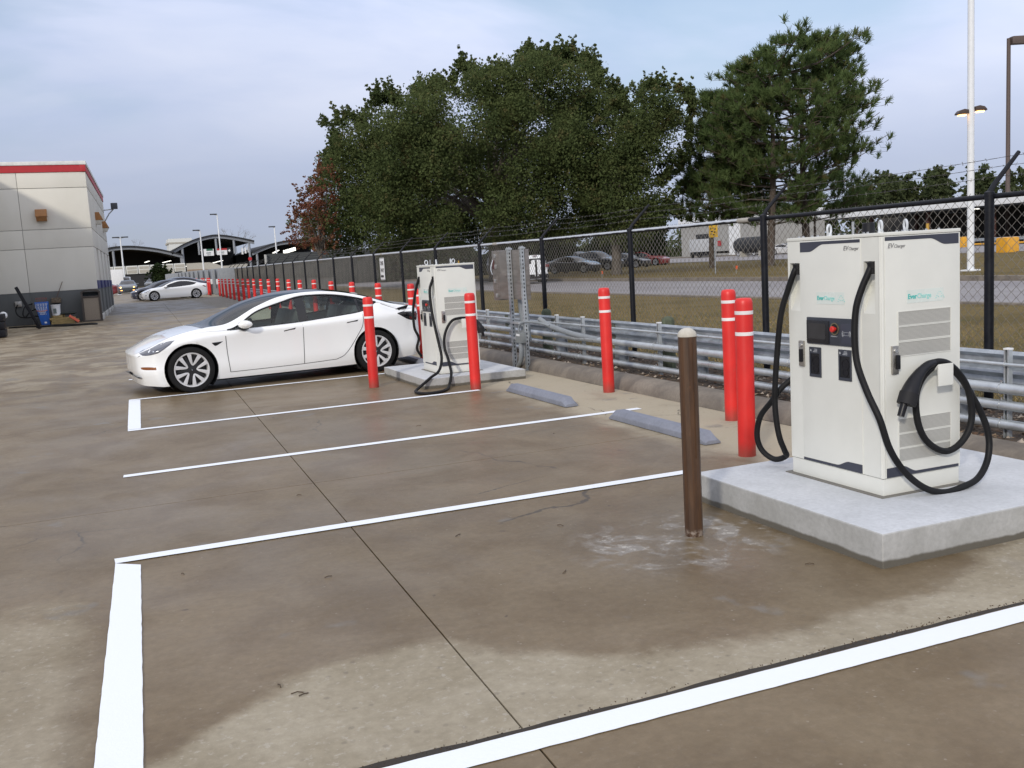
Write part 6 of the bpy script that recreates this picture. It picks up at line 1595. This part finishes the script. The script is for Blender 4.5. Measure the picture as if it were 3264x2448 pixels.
def broadleaf(label, poly, D, trunk_lat, zbase, mat, bark, nblob, leaf, per, depth_k=.75, seed=1, name='oak_tree', rmin=.5, rmax=1.6, limbs=40, trunk_r=.45, edge_blobs=60, sprays=0):
    rng = np.random.default_rng(seed); root = empty(name, tuple(W3(trunk_lat, D, zbase)), label=label, cat='tree')
    o0 = W3(trunk_lat, D, zbase)
    P = np.array(poly); lo, hi = P.min(0), P.max(0); cx = (lo[0]+hi[0])/2; hw = (hi[0]-lo[0])/2
    blobs = []
    tries = 0
    while len(blobs) < nblob and tries < 60000:
        tries += 1
        x, z = rng.uniform(lo[0], hi[0]), rng.uniform(lo[1], hi[1])
        if not inpoly(poly, x, z): continue
        e = edge_dist(poly, x, z); r = min(rmax, e)
        if r < rmin*.7: continue
        r *= rng.uniform(.65, 1.0)
        dm = depth_k*hw*math.sqrt(max(.02, 1-((x-cx)/hw)**2))*min(1, .25+e/3.5)
        # crowns are shells: most foliage sits towards the outside
        d = dm*np.sign(rng.normal())*rng.uniform(.35, 1)**.6
        blobs.append((x, D+d, z, r))
    for i in range(edge_blobs):                                   # ragged sprays on the outline
        k = rng.integers(len(poly)); a, b = P[k], P[(k+1) % len(P)]; t = rng.random(); q = a+(b-a)*t
        if q[1] < lo[1]+.12*(hi[1]-lo[1]): continue
        blobs.append((q[0]+rng.normal()*.18, D+rng.normal()*hw*.09, q[1]-rng.uniform(0, .35), rng.uniform(rmin*.45, rmin*.95)))
    for i in range(sprays):                                       # upright leafy shoots along the skyline
        k = rng.integers(len(poly)); a, b = P[k], P[(k+1) % len(P)]; t = rng.random(); q = a+(b-a)*t
        if q[1] < lo[1]+.42*(hi[1]-lo[1]): continue
        dd = D+rng.normal()*hw*.12; h_ = rng.uniform(.5, 1.25); lean = rng.normal()*.25+.12*np.sign(q[0]-cx)
        for s_ in range(4): blobs.append((q[0]+lean*s_*.3*h_, dd, q[1]-.35+h_*s_*.33, rmin*(.70-.15*s_)))
    C = []
    for (x, d, z, r) in blobs:
        m_ = int(per*r*r)+12; u = rng.normal(size=(m_, 3)); u /= np.linalg.norm(u, axis=1)[:, None]; rr = r*rng.uniform(.25, 1.08, m_)**.55
        # small clusters inside the blob so that light gets between them
        kk = max(3, m_//16); cc = u[:kk]*rr[:kk, None]; pick = rng.integers(kk, size=m_); p = cc[pick]+rng.normal(size=(m_, 3))*min(.30, r*.22)
        p[:, 2] *= .85
        C.append(W3(x+p[:, 0], d+p[:, 1], z+p[:, 2]))
    C = np.concatenate(C); V, F = quads(C, leaf, rng)
    raw('crown', V-o0, F, mat, root)
    # trunk and limbs reaching into the blobs
    tk = MB(); top = .42*(hi[1]-zbase)
    tk.tube(catmull([(0, 0, -.2), (.05, .02, top*.3), (-.05, .05, top*.65), (.1, 0, top)], 5), [float(q) for q in np.linspace(trunk_r*1.15, trunk_r*.62, 16)], 10)
    tk.build('trunk', bark, root)
    lb = MB(); big = sorted(blobs, key=lambda q: -q[3])[:limbs*2]; rng.shuffle(big)
    for (x, d, z, r) in big[:limbs]:
        e_ = Vector(W3(x, d, z)-o0); s_ = Vector((0, 0, top*rng.uniform(.55, 1.0))); mid = s_.lerp(e_, .5)+Vector((rng.normal()*.3, rng.normal()*.3, .5+.06*e_.length))
        pts = catmull([s_, s_.lerp(mid, .5)+Vector((0, 0, .2)), mid, e_], 4); L_ = len(pts)
        lb.tube(pts, [float(q) for q in np.linspace(trunk_r*.36, .03, L_)], 6, caps=False)
    lb.build('limbs', bark, root)
    return root
oakA = [(-14.6, 4.3), (-14.0, 5.7), (-13.0, 8.4), (-12.1, 9.7), (-11.4, 10.4), (-12.2, 12.1), (-10.5, 12.8), (-9.6, 11.8), (-8.5, 13.7), (-7.8, 14.0), (-6.4, 13.4), (-5.0, 14.1), (-3.3, 14.6), (-2.2, 15.6), (-1.7, 15.4), (-0.8, 14.8), (0.8, 15.1), (2.4, 16.1), (2.7, 16.6), (3.3, 15.7), (4.0, 15.5), (5.1, 16.2), (6.1, 16.0), (7.0, 15.2), (7.5, 14.2), (8.9, 13.2), (9.3, 11.1), (9.4, 7.0), (8.9, 3.6), (5.0, 1.9), (-2.0, 2.1), (-7.7, 1.9), (-12.0, 2.2), (-14.2, 3.2)]
oakB = [(4.7, 4.3), (5.7, 9.3), (7.6, 11.3), (8.8, 12.2), (10.1, 12.7), (10.9, 12.4), (12.6, 12.1), (13.0, 11.0), (12.6, 9.1), (12.3, 7.4), (10.7, 6.6), (11.7, 5.1), (11.6, 3.9), (10.2, 2.0), (9.2, 1.2), (7.6, 1.7), (6.2, 2.2)]
broadleaf('huge spreading dark green oak filling the middle beyond the fence', oakA, 72, -.7, 0, M_OAK, M_BARK, 300, .088, 620, seed=11, sprays=230, edge_blobs=300, limbs=60, trunk_r=.5, rmax=1.7)
broadleaf('smaller dark oak standing between the huge oak and the pines', oakB, 66, 7.5, 0, M_OAK, M_BARK, 100, .085, 590, seed=5, sprays=80, edge_blobs=130, limbs=26, trunk_r=.32, rmax=1.3)
broadleaf('rusty red autumn tree at the left edge of the huge oak', [(-14.52, 3.58), (-14.02, 5.23), (-13.36, 6.39), (-12.62, 7.54), (-11.71, 8.62), (-10.89, 7.96), (-11.22, 6.06), (-11.05, 4.08), (-11.55, 2.26), (-13.7, 2.76)], 66, -12.3, .0, M_REDL, M_BARK, 60, .07, 260, seed=3, edge_blobs=60, sprays=40, limbs=24, trunk_r=.12, rmax=.6, name='autumn_tree', rmin=.3)
broadleaf('low orange brown shrub before the right arched hall', [(-29.5, 3.6), (-28.6, 5.2), (-26.8, 5.9), (-25, 5.2), (-24.5, 3.4)], 150, -27, .2, M_REDL, M_BARK, 24, .22, 60, seed=8, edge_blobs=14, limbs=6, trunk_r=.1, name='shrub')
broadleaf('small round dark evergreen in front of the white parapet', [(-47.2, 1.0), (-47.0, 2.7), (-46.3, 3.5), (-45.5, 3.8), (-44.7, 3.2), (-44.3, 2.2), (-44.4, 1.0)], 130, -45.7, .2, M_BUSH, M_BARK, 46, .13, 230, seed=4, edge_blobs=26, limbs=8, trunk_r=.12, name='evergreen_tree', rmin=.35, rmax=.8)

def pine(label, poly, D, lat0, zbase, ztop, seed, trunk_r=.30, nt=1500, tuft=.52, blades=46, side=None, dens=1.0):
    rng = np.random.default_rng(seed); root = empty('pine_tree', tuple(W3(lat0, D, zbase)), label=label, cat='tree'); o0 = W3(lat0, D, zbase)
    P = np.array(poly)
    def tr(z): t = (z-zbase)/(ztop-zbase); return np.array([.25*math.sin(t*4+seed), .2*math.cos(t*3.1), 0])
    tk = MB(); zs_ = np.linspace(zbase-.2, ztop, 14); tk.tube([Vector((tr(z)[0], tr(z)[1], z-zbase)) for z in zs_], [float(trunk_r*(1-.85*((z-zbase)/(ztop-zbase)))) for z in zs_], 9); tk.build('trunk', M_PBARK, root)
    br = MB(); tips = []
    z = P[:, 1].min()+.2
    while z < ztop-.3:
        for q in range(int(rng.integers(4, 7))):
            ang = rng.random()*2*PI; dx, dd = math.cos(ang), math.sin(ang)
            if rng.random() < .5: dx = np.sign(dx)*rng.uniform(.8, 1); dd = np.sign(dd)*math.sqrt(1-dx*dx)
            # how far may this branch reach sideways inside the outline
            reach = 0; s = .3
            while s < 9:
                zz = z+s*.28
                if not inpoly(poly, lat0+s*np.sign(dx), min(zz, ztop)): 
                    if s > .8: break
                s += .25; reach = s
            L_ = reach*rng.uniform(.78, 1.05)
            if L_ < .7: continue
            base = W3(lat0, D, z)-o0+tr(z); rise = rng.uniform(.18, .42)
            d3 = RH*dx+FH*dd*.8
            pts = [Vector(base), Vector((base[0]+d3[0]*L_*.5, base[1]+d3[1]*L_*.5, base[2]+L_*rise*.25)), Vector((base[0]+d3[0]*L_, base[1]+d3[1]*L_, base[2]+L_*rise))]
            c_ = catmull(pts, 4); br.tube(c_, [float(v_) for v_ in np.linspace(.065, .018, len(c_))], 5, caps=False)
            nk = int(2+L_*2.5*dens)
            for k in range(nk):
                t = rng.uniform(.28, 1)**.75; p = c_[min(len(c_)-1, int(t*(len(c_)-1)))]
                spread = .12+.42*L_*(1-t*.6)*.36
                off = rng.normal(size=3)*spread*np.array([1, 1, .30])
                tips.append((p.x+off[0], p.y+off[1], p.z+off[2]+.12, d3[0], d3[1]))
                if k % 2 == 0: br.tube([p, Vector((p.x+off[0], p.y+off[1], p.z+off[2]))], [.016, .009], 3, caps=False)
        z += rng.uniform(.5, .95)
    for k in range(14): tips.append((tr(ztop)[0]+rng.normal()*.25, tr(ztop)[1]+rng.normal()*.25, ztop-zbase-rng.uniform(0, .9), 0, 0))
    br.build('branches', M_PBARK, root)
    T = np.array(tips); n = len(T); nb = blades
    axis = np.stack([T[:, 3]*.45, T[:, 4]*.45, np.full(n, 1.)], 1)+rng.normal(size=(n, 3))*.25; axis /= np.linalg.norm(axis, axis=1)[:, None]
    ax_ = np.repeat(axis, nb, 0); c0 = np.repeat(T[:, :3], nb, 0)
    c0 = c0+ax_*rng.uniform(-.16, .18, (n*nb, 1))
    dirs = ax_*rng.uniform(.35, 1.0, (n*nb, 1))+rng.normal(size=(n*nb, 3))*.34; dirs /= np.linalg.norm(dirs, axis=1)[:, None]
    w = np.cross(dirs, rng.normal(size=(n*nb, 3))); w /= np.linalg.norm(w, axis=1)[:, None]
    L_ = tuft*rng.uniform(.55, 1.0, (n*nb, 1)); V = np.stack([c0-w*.022, c0+w*.022, c0+dirs*L_+w*.010, c0+dirs*L_-w*.010], 1).reshape(-1, 3)
    raw('crown', V, np.arange(4*n*nb).reshape(-1, 4), M_PINE, root)
    return root
pineP = [(14.0, 3.6), (12.7, 5.9), (13.1, 9.0), (13.5, 10.9), (14.8, 12.1), (15.7, 13.2), (16.4, 13.6), (17.2, 14.2), (18.2, 14.4), (19.3, 15.1), (20.1, 15.6), (21.0, 15.7), (21.9, 15.6), (22.6, 14.8), (23.6, 14.7), (25.2, 13.2), (25.0, 12.1), (25.4, 11.2), (25.6, 9.9), (24.8, 8.8), (26.2, 8.9), (25.2, 7.7), (25.0, 6.9), (23.1, 6.1), (21.7, 6.1), (21.8, 4.6), (21.4, 3.4), (16.7, 2.6), (14.2, 2.8)]
pine('tall bushy pine with upturned tufts, right one of the pair beyond the fence', pineP, 67.5, 20.8, 0, 15.1, 2, .30, dens=1.15)
pine('slightly shorter bushy pine standing against the left side of the tallest pine', pineP, 65.5, 17.9, 0, 14.0, 6, .30, dens=1.2)
pine('third shorter pine at the left of the pine group, overlapping the smaller oak', [(11.8, 3.0), (12.2, 5.9), (12.6, 9.0), (13.2, 10.9), (14.3, 12.0), (15.6, 11.6), (17.5, 10), (19, 7), (19, 3.4)], 69, 14.9, 0, 12.0, 17, .22, dens=1.2)
pine('young low pine behind the near charger under the tall pines', [(21.5, 3.2), (23, 5.6), (25.4, 6.4), (27.9, 6.9), (29.8, 6.7), (30.6, 5.6), (30.4, 3.6), (26, 3.0)], 80, 25.6, 0, 6.9, 9, .14, dens=1.3)
ft = [(63.4, 11.8), (65.1, 12.5), (67, 12.1), (68.9, 11.8), (71.5, 12.0), (73.3, 12.6), (75.0, 11.8), (77.2, 12.9), (79.5, 12.4), (83.2, 11.2), (86.5, 11.6), (89.8, 10.9), (93, 11.2), (60.6, 8.8), (57.5, 8.2), (54, 8.5)]
rtr = np.random.default_rng(33)
names = ['first', 'second', 'third', 'fourth', 'fifth', 'sixth', 'seventh', 'eighth', 'ninth', 'tenth', 'eleventh', 'twelfth', 'thirteenth', 'farthest left but two', 'farthest left but one', 'farthest left']
for i, (lx, zt) in enumerate(ft):
    w = rtr.uniform(2.0, 2.9); b = zt*.34
    pl_ = [(lx-w*.7, b), (lx-w*1.05, b+(zt-b)*.35), (lx-w*.95, b+(zt-b)*.65), (lx-w*.55, zt-.6), (lx-.1, zt), (lx+w*.5, zt-.35), (lx+w, b+(zt-b)*.7), (lx+w*1.05, b+(zt-b)*.3), (lx+w*.6, b)]
    o = broadleaf('distant dark pine in the tree line above the white canopy, %s from left' % names[i] if i < 13 else 'distant dark tree behind the tall pines, '+names[i], pl_, 170+rtr.uniform(-6, 10), lx, 0, M_FAR, M_PBARK, 42, .30, 52, seed=40+i, edge_blobs=16, limbs=10, trunk_r=.22, name='distant_tree', rmin=.8, rmax=1.7)
    o['group'] = 'distant tree line'
# undergrowth far beyond the road, one mass
rng = np.random.default_rng(5); n = 15000
lat = rng.uniform(-30, 130, n); C = W3(lat, 186+rng.uniform(0, 10, n), rng.uniform(0, 1, n)**1.2*(5.0+1.5*np.sin(lat*.35)+1.0*np.sin(lat*.9+2))); V, F = quads(C, .45, rng)
tag(raw('far_undergrowth', V, F, M_FAR), kind='stuff')
n = 30000
lat = rng.uniform(-12.5, 16, n); C = W3(lat, 96+rng.uniform(0, 7, n), .1+rng.uniform(0, 1, n)*(3.4+.9*np.sin(lat*.55)+.7*np.sin(lat*1.3+1))); V, F = quads(C, .24, rng)
tag(raw('hedge_mass', V, F, M_BUSH), kind='stuff')
# bare pale trees behind the halls
mb = MB(); rb = random.Random(12)
def bare(x, y, h, label):
    r_ = empty('bare_tree', (x, y, .2), label=label, cat='tree', group='bare winter trees'); mb = MB()
    def grow(p, d, L_, r_0, k):
        q = p+d*L_; mb.tube([p, p.lerp(q, .5)+Vector((rb.gauss(0, .06), 0, rb.gauss(0, .06)))*L_, q], [r_0, r_0*.8, r_0*.6], 4, caps=False)
        if k: 
            for _ in range(3): grow(q, (d+Vector((rb.gauss(0, .5), rb.gauss(0, .5), rb.gauss(.1, .3)))).normalized(), L_*.7, r_0*.55, k-1)
    grow(Vector((0, 0, 0)), Vector((0, 0, 1)), h*.36, .22, 4)
    mb.build('trunk', pm('bare_twigs', (.20, .18, .165), .9) if 'bare_twigs' not in bpy.data.materials else bpy.data.materials['bare_twigs'], r_, smooth=False, fix=False)
bare(34.5, 292, 16, 'faint bare tree behind the right end of the middle arch'); bare(7, 295, 13.5, 'faint bare tree behind the left arched hall')
bare(3, 292, 12.5, 'second faint bare tree further left behind the left arched hall')
